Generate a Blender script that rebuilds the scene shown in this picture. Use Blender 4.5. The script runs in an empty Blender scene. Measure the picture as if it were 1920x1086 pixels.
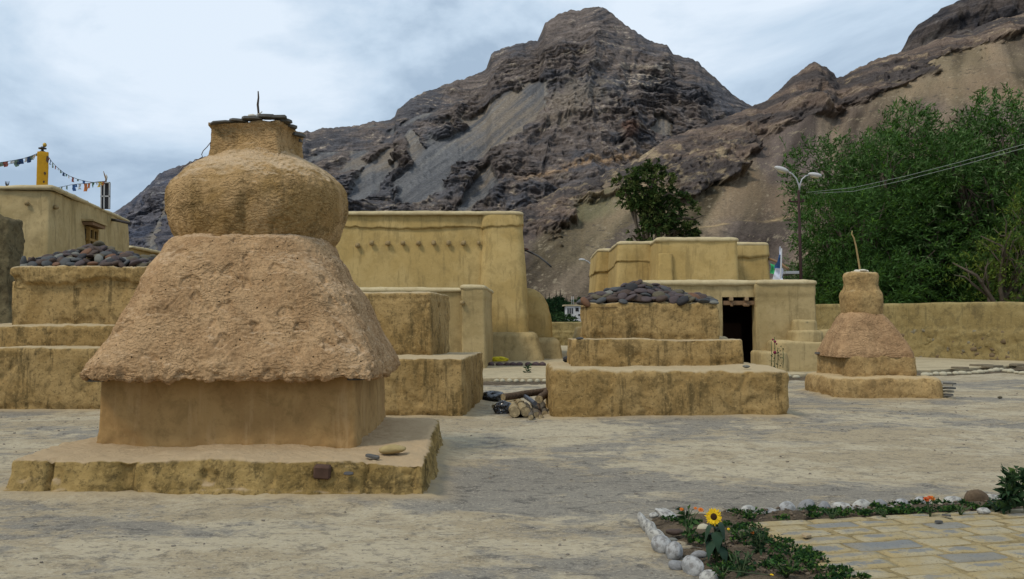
import bpy, bmesh, math, random
import numpy as np
from mathutils import Vector, Matrix

SC = bpy.context.scene
COL = SC.collection
R = math.radians
rnd = random.Random(7)

# ---------------------------------------------------------------- camera
F = 1835.0                      # focal length in photo pixels (1920 wide)
EYE = 1.6
PITCH = math.atan(57.0 / F)
cam_d = bpy.data.cameras.new('camera')
cam = bpy.data.objects.new('camera', cam_d)
COL.objects.link(cam)
cam.location = (0, 0, EYE)
cam.rotation_euler = (R(90) + PITCH, 0, 0)
cam_d.sensor_width = 36.0
cam_d.lens = 36.0 * F / 1920.0
cam_d.clip_start = 0.1
cam_d.clip_end = 20000
SC.camera = cam

# ---------------------------------------------------------------- sky
SUN_EL, SUN_AZ = 52.0, -128.0   # azimuth clockwise from +Y (view direction): from behind, camera left
world = bpy.data.worlds.new('World')
SC.world = world
world.use_nodes = True
wn, wl = world.node_tree.nodes, world.node_tree.links
wn.clear()
w_out = wn.new('ShaderNodeOutputWorld')
w_bg = wn.new('ShaderNodeBackground')
w_bg.inputs['Strength'].default_value = 0.1
w_sky = wn.new('ShaderNodeTexSky')
w_sky.sky_type = 'NISHITA'
w_sky.sun_disc = False
w_sky.sun_elevation = R(SUN_EL)
w_sky.sun_rotation = R(SUN_AZ)
w_sky.altitude = 3300
w_tc = wn.new('ShaderNodeTexCoord')
w_map = wn.new('ShaderNodeMapping')
w_map.inputs['Scale'].default_value = (1.0, 1.0, 1.9)
w_map.inputs['Location'].default_value = (0.37, 0.1, 0.0)
wl.new(w_tc.outputs['Generated'], w_map.inputs['Vector'])
w_n1 = wn.new('ShaderNodeTexNoise')
for k, v in (('Scale', 2.9), ('Detail', 9), ('Roughness', 0.58), ('Distortion', 0.35)):
    w_n1.inputs[k].default_value = v
w_n2 = wn.new('ShaderNodeTexNoise')
for k, v in (('Scale', 1.1), ('Detail', 3), ('Roughness', 0.5), ('Distortion', 0.2)):
    w_n2.inputs[k].default_value = v
wl.new(w_map.outputs[0], w_n1.inputs['Vector'])
wl.new(w_map.outputs[0], w_n2.inputs['Vector'])
w_cr = wn.new('ShaderNodeValToRGB')
e = w_cr.color_ramp.elements
e[0].position = 0.38; e[0].color = (3.3, 4.3, 5.5, 1)
e[1].position = 0.60; e[1].color = (6.5, 7.35, 8.3, 1)
m_ = e.new(0.48); m_.color = (4.8, 5.9, 7.1, 1)
wl.new(w_n1.outputs['Fac'], w_cr.inputs[0])
w_mx = wn.new('ShaderNodeMix'); w_mx.data_type = 'RGBA'
w_rr = wn.new('ShaderNodeMapRange')
w_rr.inputs['From Min'].default_value = 0.33; w_rr.inputs['From Max'].default_value = 0.5
w_rr.inputs['To Min'].default_value = 0.84; w_rr.inputs['To Max'].default_value = 0.97
wl.new(w_n2.outputs['Fac'], w_rr.inputs['Value'])
wl.new(w_rr.outputs[0], w_mx.inputs[0])
wl.new(w_sky.outputs[0], w_mx.inputs[6])
wl.new(w_cr.outputs[0], w_mx.inputs[7])
wl.new(w_mx.outputs[2], w_bg.inputs['Color'])
wl.new(w_bg.outputs[0], w_out.inputs['Surface'])

sun_d = bpy.data.lights.new('sun', 'SUN')
sun_d.energy = 1.5
sun_d.angle = R(12)
sun_d.color = (1.0, 0.90, 0.74)
sun = bpy.data.objects.new('sun', sun_d)
COL.objects.link(sun)
_sd = Vector((math.sin(R(SUN_AZ)) * math.cos(R(SUN_EL)), math.cos(R(SUN_AZ)) * math.cos(R(SUN_EL)), math.sin(R(SUN_EL))))
sun.rotation_euler = _sd.to_track_quat('Z', 'Y').to_euler()
sun.location = (0, 0, 60)

SC.view_settings.view_transform = 'Standard'
SC.view_settings.look = 'None'
SC.view_settings.gamma = 1.0
SC.view_settings.use_curve_mapping = False
SC.view_settings.exposure = 0.27
SC.cycles.max_bounces = 6
SC.cycles.diffuse_bounces = 4

# ---------------------------------------------------------------- helpers
CP, SP = math.cos(PITCH), math.sin(PITCH)

def ray(px, py):
    """direction through a photo pixel, scaled so that its y is 1"""
    xc, yc = (px - 960.0) / F, (543.0 - py) / F
    y = CP - yc * SP
    return xc / y, (SP + yc * CP) / y

def A(px, py, d):
    tx, tz = ray(px, py)
    return (tx * d, d, EYE + tz * d)

def G(px, py, z=0.0):
    tx, tz = ray(px, py)
    d = (z - EYE) / tz
    return (tx * d, d, z)

def G2(px, py, z=0.0):
    return G(px, py, z)[:2]

def PX(px, d, py=600):
    return ray(px, py)[0] * d

def PZ(py, d):
    return EYE + ray(960, py)[1] * d

def tag(o, label=None, cat=None, group=None, kind=None):
    if label: o['label'] = label
    if cat: o['category'] = cat
    if group: o['group'] = group
    if kind: o['kind'] = kind
    return o

def thing(name, label, cat, loc=(0, 0, 0), group=None, rz=0.0):
    o = bpy.data.objects.new(name, None)
    COL.objects.link(o)
    o.empty_display_size = 0.2
    o.location = loc
    o.rotation_euler = (0, 0, rz)
    return tag(o, label, cat, group)

def put(name, me, mat=None, parent=None, world=True):
    """link a mesh whose vertices are in world coordinates (world) or in its parent's own"""
    o = bpy.data.objects.new(name, me)
    COL.objects.link(o)
    if mat is not None and not me.materials:
        me.materials.append(mat)
    if parent is not None:
        o.parent = parent
        if world:
            m, p = Matrix.Identity(4), parent
            chain = []
            while p is not None:
                chain.append(p); p = p.parent
            for p in reversed(chain):
                m = m @ p.matrix_parent_inverse @ Matrix.LocRotScale(p.location, p.rotation_euler, p.scale)
            o.matrix_parent_inverse = m.inverted()
    return o

def mesh_np(name, V, faces, smooth=True, col=None):
    """faces: (n,4) or (n,3) int array"""
    V = np.asarray(V, dtype=np.float32); faces = np.asarray(faces, dtype=np.int32)
    me = bpy.data.meshes.new(name)
    n, k = faces.shape
    me.vertices.add(len(V)); me.vertices.foreach_set('co', V.ravel())
    me.loops.add(n * k); me.loops.foreach_set('vertex_index', faces.ravel())
    me.polygons.add(n)
    me.polygons.foreach_set('loop_start', np.arange(0, n * k, k, dtype=np.int32))
    me.polygons.foreach_set('loop_total', np.full(n, k, dtype=np.int32))
    me.update(calc_edges=True)
    me.validate()
    if smooth:
        me.polygons.foreach_set('use_smooth', np.ones(len(me.polygons), dtype=bool))
    if col is not None:
        a = me.color_attributes.new('tint', 'FLOAT_COLOR', 'POINT')
        c = np.ones((len(V), 4), dtype=np.float32)
        c[:, :3] = col
        a.data.foreach_set('color', c.ravel())
    me.update()
    return me

def grid_faces(nr, nc, closed=False):
    r = np.arange(nr - 1)[:, None]
    c = np.arange(nc if closed else nc - 1)[None, :]
    c2 = (c + 1) % nc
    a = r * nc + c; b = r * nc + c2; d = (r + 1) * nc + c2; e_ = (r + 1) * nc + c
    return np.stack([a + 0 * c, b + 0 * r, d, e_], -1).reshape(-1, 4)

# --- numpy noise
def _h(ix, iy, iz, seed):
    h = (ix.astype(np.uint32) * np.uint32(374761393) + iy.astype(np.uint32) * np.uint32(668265263)
         + iz.astype(np.uint32) * np.uint32(2147483647) + np.uint32((seed * 974634777 + 12345) & 0xffffffff))
    h = (h ^ (h >> np.uint32(13))) * np.uint32(1274126177)
    h = (h ^ (h >> np.uint32(16))) * np.uint32(2246822519)
    return ((h ^ (h >> np.uint32(15))) & np.uint32(0xffffff)).astype(np.float32) / np.float32(0xffffff)

def vnoise(P, seed=0):
    P = np.asarray(P, dtype=np.float32)
    i = np.floor(P).astype(np.int64); f = P - i
    u = f * f * f * (f * (f * 6 - 15) + 10)
    x, y, z = i[..., 0], i[..., 1], i[..., 2]
    ux, uy, uz = u[..., 0], u[..., 1], u[..., 2]
    def c(dx, dy, dz): return _h(x + dx, y + dy, z + dz, seed)
    a = c(0, 0, 0) * (1 - ux) + c(1, 0, 0) * ux
    b = c(0, 1, 0) * (1 - ux) + c(1, 1, 0) * ux
    d = c(0, 0, 1) * (1 - ux) + c(1, 0, 1) * ux
    g = c(0, 1, 1) * (1 - ux) + c(1, 1, 1) * ux
    return ((a * (1 - uy) + b * uy) * (1 - uz) + (d * (1 - uy) + g * uy) * uz) * 2 - 1

_ROT = np.array([[0.36, 0.48, -0.8], [-0.8, 0.6, 0.0], [0.48, 0.64, 0.6]], dtype=np.float32)

def fbm(P, s=1.0, oct=4, seed=0, gain=0.5, lac=2.03):
    Q = np.asarray(P, dtype=np.float32) * s; a = 1.0; t = 0; n = 0
    for k in range(oct):
        t = t + a * vnoise(Q, seed + k); n += a
        Q = (Q @ _ROT) * lac + 3.7; a *= gain
    return t / n * 1.5

def ridged(P, s=1.0, oct=4, seed=0, gain=0.5, lac=2.05):
    Q = np.asarray(P, dtype=np.float32) * s; a = 1.0; t = 0; n = 0
    for k in range(oct):
        t = t + a * (1 - 2 * np.abs(vnoise(Q, seed + k))); n += a
        Q = (Q @ _ROT) * lac + 5.1; a *= gain
    return t / n

def sstep(a, b, x):
    t = np.clip((x - a) / (b - a), 0, 1)
    return t * t * (3 - 2 * t)

def stack3(a, b, c):
    return np.stack(np.broadcast_arrays(a, b, c), -1).astype(np.float32)

# --- lofts: rings of rounded polygons
def offset_poly(cs, d):
    """move every side of a counter-clockwise polygon inwards by d"""
    n = len(cs); out = []
    for i in range(n):
        p0, p1, p2 = Vector(cs[i - 1]), Vector(cs[i]), Vector(cs[(i + 1) % n])
        a = (p1 - p0).normalized(); b = (p2 - p1).normalized()
        na, nb = Vector((-a.y, a.x)), Vector((-b.y, b.x))
        k = 1 + na.dot(nb)
        m = (na + nb) / max(k, 0.2)
        out.append((p1.x + m.x * d, p1.y + m.y * d))
    return out

def poly_ring(cs, r, m, k):
    """m[i] samples on edge i (from corner i to i+1), k on each corner arc"""
    n = len(cs); cs = [Vector(c) for c in cs]; pts = []
    for i in range(n):
        p0, p1, p2 = cs[i - 1], cs[i], cs[(i + 1) % n]
        la, lb = (p1 - p0).length, (p2 - p1).length
        ra, rb = min(r, la * 0.499), min(r, lb * 0.499)
        s = p1 + (p0 - p1).normalized() * ra
        e_ = p1 + (p2 - p1).normalized() * rb
        for j in range(k):
            t = j / k
            pts.append(s * (1 - t) ** 2 + p1 * 2 * t * (1 - t) + e_ * t * t)
        q = cs[(i + 1) % n]
        re_ = min(r, lb * 0.499)
        s2 = q + (p1 - q).normalized() * re_
        for j in range(m[i]):
            t = j / m[i]
            pts.append(e_.lerp(s2, t))
    return np.array([(p.x, p.y) for p in pts], dtype=np.float32)

def loft(name, rings, mat, parent=None, res=0.05, disp=None, cap=True, k=5, capres=None, world=True, col=None):
    """rings: (corners, corner radius, z).  disp(P, N, row 0..1) -> metres along the normal"""
    base = [Vector(c) for c in rings[0][0]]
    n = len(base)
    m = []
    for i in range(n):
        L = max((Vector(r_[0][(i + 1) % n]) - Vector(r_[0][i])).length - 2 * r_[1] for r_ in rings)
        m.append(max(1, int(L / res)))
    rm = max(r_[1] for r_ in rings)
    k = max(k, int(rm * 1.57 / res))
    rows = []; rid = []
    L = [(poly_ring(c, max(r_, 1e-3), m, k), z) for c, r_, z in rings]
    for a in range(len(L) - 1):
        (p, z0), (q, z1) = L[a], L[a + 1]
        d = float(np.max(np.hypot(*(q - p).T))); d = math.hypot(d, z1 - z0)
        s = max(1, int(d / res))
        for j in range(s):
            t = j / s
            rows.append(np.column_stack([p * (1 - t) + q * t, np.full(len(p), z0 * (1 - t) + z1 * t)]))
    p, z = L[-1]
    rows.append(np.column_stack([p, np.full(len(p), z)]))
    nside = len(rows)
    if cap:
        c = p.mean(0)
        size = float(np.max(np.hypot(*(p - c).T)))
        cr = capres or res * 1.5
        s = max(2, min(60, int(size / cr)))
        for j in range(1, s + 1):
            t = j / s
            rows.append(np.column_stack([p * (1 - t) + c * t, np.full(len(p), z)]))
        rows[-1][:, :2] = c + (p - c) * 1e-4
    V = np.array(rows, dtype=np.float32)
    nr, nc = V.shape[:2]
    if disp is not None:
        du = np.roll(V, -1, 1) - np.roll(V, 1, 1)
        dv = np.gradient(V, axis=0)
        N = np.cross(du, dv)
        N /= np.linalg.norm(N, axis=-1, keepdims=True) + 1e-9
        row = np.broadcast_to((np.arange(nr) / (nr - 1))[:, None], (nr, nc))
        # fade towards the middle of the cap, where the columns bunch together
        V = V + N * np.asarray(disp(V, N, row))[..., None]
    f = grid_faces(nr, nc, True)
    me = mesh_np(name, V.reshape(-1, 3), f)
    return put(name, me, mat, parent, world)

def quad(x0, y0, x1, y1):
    return [(x0, y0), (x1, y0), (x1, y1), (x0, y1)]

def box_rings(c0, z0, c1, z1, r0=0.05, r1=0.05, bev=0.04, steps=3):
    """c0 bottom corners, c1 top corners, softened top edge"""
    out = [(c0, r0, z0)]
    H = z1 - z0
    t = (H - bev) / H
    cm = [(a[0] * (1 - t) + b[0] * t, a[1] * (1 - t) + b[1] * t) for a, b in zip(c0, c1)]
    out.append((cm, r0 * (1 - t) + r1 * t, z1 - bev))
    for j in range(1, steps + 1):
        a = math.pi / 2 * j / steps
        out.append((offset_poly(cm, bev * (1 - math.cos(a))), r1, z1 - bev + bev * math.sin(a)))
    return out

def tube_np(pts, rad, seg=8, cap=True, wob=0.0, seed=0):
    P = [Vector(p) for p in pts]; n = len(P)
    if not hasattr(rad, '__len__'): rad = [rad] * n
    rows = []
    up = Vector((0.13, 0.21, 0.97)).normalized()
    rr = random.Random(seed)
    prev = None
    for i, p in enumerate(P):
        t = (P[min(i + 1, n - 1)] - P[max(i - 1, 0)]).normalized()
        if prev is None:
            a = t.cross(up)
            if a.length < 0.1: a = t.cross(Vector((1, 0, 0)))
        else:
            a = prev - t * prev.dot(t)
        a.normalize(); prev = a
        b = t.cross(a)
        rows.append([tuple(p + (a * math.cos(2 * math.pi * j / seg) + b * math.sin(2 * math.pi * j / seg)) * rad[i] * (1 + wob * rr.uniform(-1, 1))) for j in range(seg)])
    V = np.array(rows, dtype=np.float32).reshape(-1, 3)
    f = grid_faces(n, seg, True)
    if cap:
        V = np.vstack([V, np.array([P[0], P[-1]], dtype=np.float32)])
        c0, c1 = n * seg, n * seg + 1
        j = np.arange(seg); j2 = (j + 1) % seg
        f0 = np.stack([j2, j, np.full(seg, c0), np.full(seg, c0)], 1)
        f1 = np.stack([(n - 1) * seg + j, (n - 1) * seg + j2, np.full(seg, c1), np.full(seg, c1)], 1)
        return V, f, np.vstack([f0, f1])[:, :3]
    return V, f, np.zeros((0, 3), int)

def bm_tube(bm, pts, rad, seg=8, **k):
    V, q, t = tube_np(pts, rad, seg, **k)
    vs = [bm.verts.new(v) for v in V]
    for j, a in enumerate(list(q) + list(t)):
        try: bm.faces.new([vs[i] for i in a]).smooth = j < len(q)
        except ValueError: pass
    return vs

def bm_box(bm, c, s, rot=None, bev=0.0):
    r = bmesh.ops.create_cube(bm, size=1.0)
    M = Matrix.Translation(c) @ (rot.to_4x4() if rot is not None else Matrix.Identity(4)) @ Matrix.Diagonal((*s, 1))
    bmesh.ops.transform(bm, matrix=M, verts=r['verts'])
    if bev:
        ed = set()
        for v in r['verts']: ed.update(v.link_edges)
        bmesh.ops.bevel(bm, geom=list(ed), offset=bev, segments=1, affect='EDGES')
    return r['verts']

def bm_mesh(bm, name='mesh'):
    me = bpy.data.meshes.new(name)
    bm.normal_update(); bm.to_mesh(me); bm.free()
    return me

def box_obj(name, c, s, mat, parent=None, rz=0.0, bev=0.0, rot=None):
    bm = bmesh.new()
    bm_box(bm, c, s, rot if rot is not None else Matrix.Rotation(rz, 3, 'Z'), bev)
    return put(name, bm_mesh(bm, name), mat, parent)

def tube_obj(name, pts, rad, mat, parent=None, seg=8, **k):
    bm = bmesh.new(); bm_tube(bm, pts, rad, seg, **k)
    return put(name, bm_mesh(bm, name), mat, parent)

def stone_mesh(seed, sub=2, lump=0.16, flat=1.0, power=1.0):
    bm = bmesh.new()
    bmesh.ops.create_icosphere(bm, subdivisions=sub, radius=0.5)
    V = np.array([v.co for v in bm.verts], dtype=np.float32)
    d = fbm(V, 2.2, 2, seed) * lump
    for v, k in zip(bm.verts, d):
        v.co *= 1 + float(k)
        v.co.z = math.copysign(abs(v.co.z * 2) ** power / 2, v.co.z) * flat
    for f in bm.faces: f.smooth = True
    return bm_mesh(bm, 'stone')

# --- materials
class NT:
    def __init__(s, name, rough=0.95, spec=0.12):
        s.m = bpy.data.materials.new(name); s.m.use_nodes = True
        s.n, s.l = s.m.node_tree.nodes, s.m.node_tree.links
        s.b = s.n['Principled BSDF']
        s.b.inputs['Roughness'].default_value = rough
        s.b.inputs['Specular IOR Level'].default_value = spec
        s.tc = s.n.new('ShaderNodeTexCoord')
        s.geo = s.n.new('ShaderNodeNewGeometry')
    def link(s, a, b): s.l.new(a, b)
    def val(s, x, sock):
        if isinstance(x, (int, float)): sock.default_value = x
        elif isinstance(x, tuple): sock.default_value = x if len(x) == len(sock.default_value) else (*x, 1)
        else: s.l.new(x, sock)
    def mapped(s, scale=(1, 1, 1), loc=(0, 0, 0), rot=(0, 0, 0), vec=None):
        mp = s.n.new('ShaderNodeMapping')
        s.l.new(vec or s.tc.outputs['Object'], mp.inputs['Vector'])
        mp.inputs['Scale'].default_value = scale; mp.inputs['Location'].default_value = loc
        mp.inputs['Rotation'].default_value = rot
        return mp.outputs[0]
    def noise(s, scale, detail=4, rough=0.55, dist=0.0, vec=None):
        n = s.n.new('ShaderNodeTexNoise')
        s.l.new(vec or s.tc.outputs['Object'], n.inputs['Vector'])
        n.inputs['Scale'].default_value = scale; n.inputs['Detail'].default_value = detail
        n.inputs['Roughness'].default_value = rough; n.inputs['Distortion'].default_value = dist
        return n.outputs['Fac']
    def voronoi(s, scale, feature='F1', vec=None, rand=1.0):
        n = s.n.new('ShaderNodeTexVoronoi'); n.feature = feature
        s.l.new(vec or s.tc.outputs['Object'], n.inputs['Vector'])
        n.inputs['Scale'].default_value = scale; n.inputs['Randomness'].default_value = rand
        return n.outputs['Distance']
    def wave(s, scale, dist=8, detail=3, dscale=1.5, vec=None):
        n = s.n.new('ShaderNodeTexWave')
        s.l.new(vec or s.tc.outputs['Object'], n.inputs['Vector'])
        n.bands_direction = 'Z'
        for k_, v_ in (('Scale', scale), ('Distortion', dist), ('Detail', detail), ('Detail Scale', dscale)):
            n.inputs[k_].default_value = v_
        return n.outputs['Fac']
    def ramp(s, fac, stops):
        n = s.n.new('ShaderNodeValToRGB'); e_ = n.color_ramp.elements
        while len(e_) < len(stops): e_.new(0.5)
        for el, (p, c) in zip(e_, stops):
            el.position = p
            el.color = (c, c, c, 1) if isinstance(c, (int, float)) else (*c, 1)
        s.l.new(fac, n.inputs[0])
        return n.outputs[0]
    def step(s, x, a, b, lo=0.0, hi=1.0):
        n = s.n.new('ShaderNodeMapRange'); n.interpolation_type = 'SMOOTHSTEP'
        s.l.new(x, n.inputs['Value'])
        for k_, v_ in (('From Min', a), ('From Max', b), ('To Min', lo), ('To Max', hi)):
            n.inputs[k_].default_value = v_
        return n.outputs[0]
    def mix(s, fac, a, b, mode='MIX'):
        n = s.n.new('ShaderNodeMix'); n.data_type = 'RGBA'; n.blend_type = mode
        s.val(fac, n.inputs[0]); s.val(a, n.inputs[6]); s.val(b, n.inputs[7])
        return n.outputs[2]
    def math(s, op, a, b=0.0):
        n = s.n.new('ShaderNodeMath'); n.operation = op
        s.val(a, n.inputs[0]); s.val(b, n.inputs[1])
        return n.outputs[0]
    def z(s, out='Position'):
        x = s.n.new('ShaderNodeSeparateXYZ'); s.l.new(s.geo.outputs[out], x.inputs[0]); return x.outputs[2]
    def attr(s, name='tint'):
        a = s.n.new('ShaderNodeAttribute'); a.attribute_name = name; return a.outputs['Color']
    def rand(s):
        return s.n.new('ShaderNodeObjectInfo').outputs['Random']
    def color(s, c): s.val(c, s.b.inputs['Base Color']); return s
    def bump(s, h, strength=0.5, dist=0.02, prev=None):
        n = s.n.new('ShaderNodeBump'); s.l.new(h, n.inputs['Height'])
        n.inputs['Strength'].default_value = strength; n.inputs['Distance'].default_value = dist
        if prev is not None: s.l.new(prev, n.inputs['Normal'])
        s.l.new(n.outputs[0], s.b.inputs['Normal'])
        return n.outputs[0]

def flat(name, c, rough=0.6, spec=0.3, var=0.0, metal=0.0, bump=0.0, scale=20):
    t = NT(name, rough, spec)
    if var:
        n = t.noise(scale, 4)
        t.color(t.mix(n, tuple(x * (1 - var) for x in c), tuple(x * (1 + var) for x in c)))
    else:
        t.color(tuple(c))
    t.b.inputs['Metallic'].default_value = metal
    if bump: t.bump(t.noise(scale, 5), bump, 0.01)
    return t.m

def mud(name, light, mid, dark, stain=0.5, streak=0.4, grain=40, bump=0.5, bdist=0.02, stroke=0.0, speck=0.4, streak_col=None, big=0.9, painted_pits=0.0, top=None):
    """mud plaster: blotches, fine grain, rain streaks, lichen specks, hand strokes"""
    t = NT(name, 0.97, 0.06)
    c = t.mix(t.step(t.noise(big, 5, 0.6, 0.3), 0.42, 0.58), mid, light)
    dk = streak_col or dark
    b2 = t.step(t.noise(big * 3.1, 8, 0.7, 0.5, t.mapped(loc=(7, 3, 1))), 0.49, 0.64)
    c = t.mix(t.math('MULTIPLY', b2, stain), c, dark)
    sv = t.mapped((3.2, 3.2, 0.33), (1, 5, 0))
    s1 = t.step(t.noise(1.5, 7, 0.7, 0.2, sv), 0.52, 0.64)
    c = t.mix(t.math('MULTIPLY', s1, streak), c, dk)
    sp = t.step(t.noise(grain * .5, 6, 0.75), 0.53, 0.62)
    c = t.mix(t.math('MULTIPLY', sp, speck), c, dark)
    sp2 = t.step(t.noise(grain * 0.6, 6, 0.7, vec=t.mapped(loc=(2, 9, 4))), 0.54, 0.63)
    c = t.mix(t.math('MULTIPLY', sp2, speck * 0.7), c, tuple(min(1, x * 1.35) for x in light))
    if painted_pits:
        vz = t.step(t.voronoi(painted_pits, 'F1', t.mapped(loc=(5, 1, 2))), .10, .17, 1.0, 0.0)  # shade of small pits drawn as dark dots in the colour, without depth
        keep = t.step(t.noise(painted_pits * .35, 3, .6), .50, .56)
        c = t.mix(t.math('MULTIPLY', vz, keep), c, tuple(x * .45 for x in dark))
    if top is not None:        # upward faces take a second, paler colour with a noisy limit
        x = t.n.new('ShaderNodeSeparateXYZ'); t.link(t.geo.outputs['Normal'], x.inputs[0])
        up = t.step(t.math('ADD', x.outputs[2], t.math('MULTIPLY', t.math('SUBTRACT', t.noise(6, 4), 0.5), 0.7)), 0.55, 0.95)
        c = t.mix(up, c, top)
    t.color(c)
    h = t.noise(grain * 0.35, 8, 0.68)
    nb = t.bump(h, bump, bdist)
    if stroke:
        wv = t.wave(stroke, 14, 3, 1.2)
        nb = t.bump(t.math('MULTIPLY', wv, t.step(t.noise(3, 3), 0.35, 0.6)), 0.55, bdist * 0.8, nb)
    nb = t.bump(t.noise(grain * 2.2, 4, 0.7), bump * 0.7, bdist * 0.35, nb)
    return t.m
# ================================================================ far terrain
def interp(tab, x):
    xs, ys = zip(*tab)
    return np.interp(x, xs, ys)

def rock_mat(name, bump=0.9, scale=0.05, dist=6.0):
    t = NT(name, 0.98, 0.03)
    c = t.attr()
    n = t.noise(scale * 3.2, 8, 0.72)
    c = t.mix(1.0, c, t.ramp(n, [(0.34, 0.66), (0.5, 1.0), (0.68, 1.42)]), 'MULTIPLY')
    wv = t.n.new('ShaderNodeVectorMath'); wv.operation = 'ADD'
    t.link(t.tc.outputs['Object'], wv.inputs[0])
    sc_ = t.n.new('ShaderNodeVectorMath'); sc_.operation = 'SCALE'; sc_.inputs['Scale'].default_value = 22.0
    nz = t.n.new('ShaderNodeTexNoise'); nz.inputs['Scale'].default_value = scale * .12; nz.inputs['Detail'].default_value = 4
    t.link(t.tc.outputs['Object'], nz.inputs['Vector']); t.link(nz.outputs['Color'], sc_.inputs[0]); t.link(sc_.outputs[0], wv.inputs[1])
    beds = t.noise(scale * 2.2, 6, .7, 0, t.mapped((.10, .03, 1.0), vec=wv.outputs[0]))
    al = t.n.new('ShaderNodeAttribute'); al.attribute_name = 'rocky'
    bf = t.mix(al.outputs['Fac'], (1, 1, 1), t.ramp(beds, [(0.36, 0.68), (0.5, 1.0), (0.64, 1.38)]))
    c = t.mix(1.0, c, bf, 'MULTIPLY')
    t.color(c)
    nb = t.bump(t.noise(scale, 12, 0.72), bump, dist)
    t.bump(t.math('MULTIPLY', beds, al.outputs['Fac']), .9, dist * .8, nb)
    return t.m

def mountain(name, ridge, px0, px1, nu, nv, d_base, d_ridge, shape, paint, mat, zb=-4.0, back=6, label=None, prof=1.0):
    """a mountainside: every column runs from its foot (d_base away) up to the ridge (d_ridge away) and some way down behind it"""
    px = np.linspace(px0, px1, nu)
    db = interp(d_base, px); dr = interp(d_ridge, px)
    rp = interp(ridge, px)
    cr = np.stack([px * 0.021, px * 0, px * 0], -1)
    rp = rp + fbm(cr, 1.0, 5, 91, 0.62) * 5.0 + np.abs(fbm(cr, 4.0, 3, 17)) * -3.0
    tx = np.array([ray(p, q)[0] for p, q in zip(px, rp)])
    tz = np.array([ray(p, q)[1] for p, q in zip(px, rp)])
    zr = EYE + tz * dr
    v = np.linspace(0, 1, nv)[:, None]
    Y = db + (dr - db) * v
    pz = v ** prof
    Z = zb + (zr - zb) * pz
    X = tx * Y
    kb = np.arange(1, back + 1)[:, None] / back
    Yb = dr + (dr - db) * 0.35 * kb; Zb = zr - (zr - zb) * 0.45 * kb
    Y = np.vstack([Y, Yb]); Z = np.vstack([Z, Zb]); X = np.vstack([X, tx * Yb])
    vv = np.vstack([np.broadcast_to(v, (nv, nu)), np.broadcast_to(1 - kb * 0.5, (back, nu))])
    # photo row of every point of the plain slope, a handy coordinate for where the beds and screes lie
    PYc = 543 - F * np.tan(np.arctan((Z - EYE) / Y) - PITCH)
    PXc = np.broadcast_to(px, X.shape)
    dX, dY, dZ, aux = shape(X, Y, Z, vv, PXc, PYc)
    X, Y, Z = X + dX, Y + dY, Z + dZ
    col = paint(X, Y, Z, vv, PXc, PYc, aux)
    V = np.stack([X, Y, Z], -1).reshape(-1, 3)
    f = grid_faces(nv + back, nu)
    me = mesh_np(name, V, f, True, np.clip(col, 0, 1).reshape(-1, 3))
    ra = me.attributes.new('rocky', 'FLOAT', 'POINT')
    rk_ = aux[0] if isinstance(aux, tuple) else np.ones_like(X)
    ra.data.foreach_set('value', rk_.astype(np.float32).ravel())
    o = put(name, me, mat)
    return tag(o, label, kind='structure')

def C(*c): return np.array(c, dtype=np.float32)
def lerpc(a, b, t): return a + (b - a) * t[..., None]

def blob(px, py, cx, cy, rx, ry, ang=0.0, n=0.0):
    a = math.radians(ang); c, s = math.cos(a), math.sin(a)
    u = ((px - cx) * c + (py - cy) * s) / rx; w = (-(px - cx) * s + (py - cy) * c) / ry
    return 1 - sstep(0.6, 1.25, np.sqrt(u * u + w * w) + n)

# ---- main peak
peak_ridge = [(-500, 520), (-200, 470), (100, 440), (200, 410), (228, 388), (262, 366), (300, 327), (320, 317), (350, 309), (420, 285), (500, 262), (566, 247), (610, 244),
              (650, 238), (680, 233), (700, 227), (740, 222), (745, 206), (770, 188), (790, 174), (850, 152), (895, 140), (912, 130), (922, 100), (945, 89),
              (960, 86), (1008, 73), (1022, 44), (1045, 31), (1070, 20), (1110, 15), (1130, 16), (1160, 39), (1185, 56), (1212, 73), (1250, 86), (1262, 104), (1310, 119),
              (1345, 152), (1375, 178), (1405, 196), (1440, 220), (1500, 262), (1700, 350), (1900, 420)]

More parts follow.
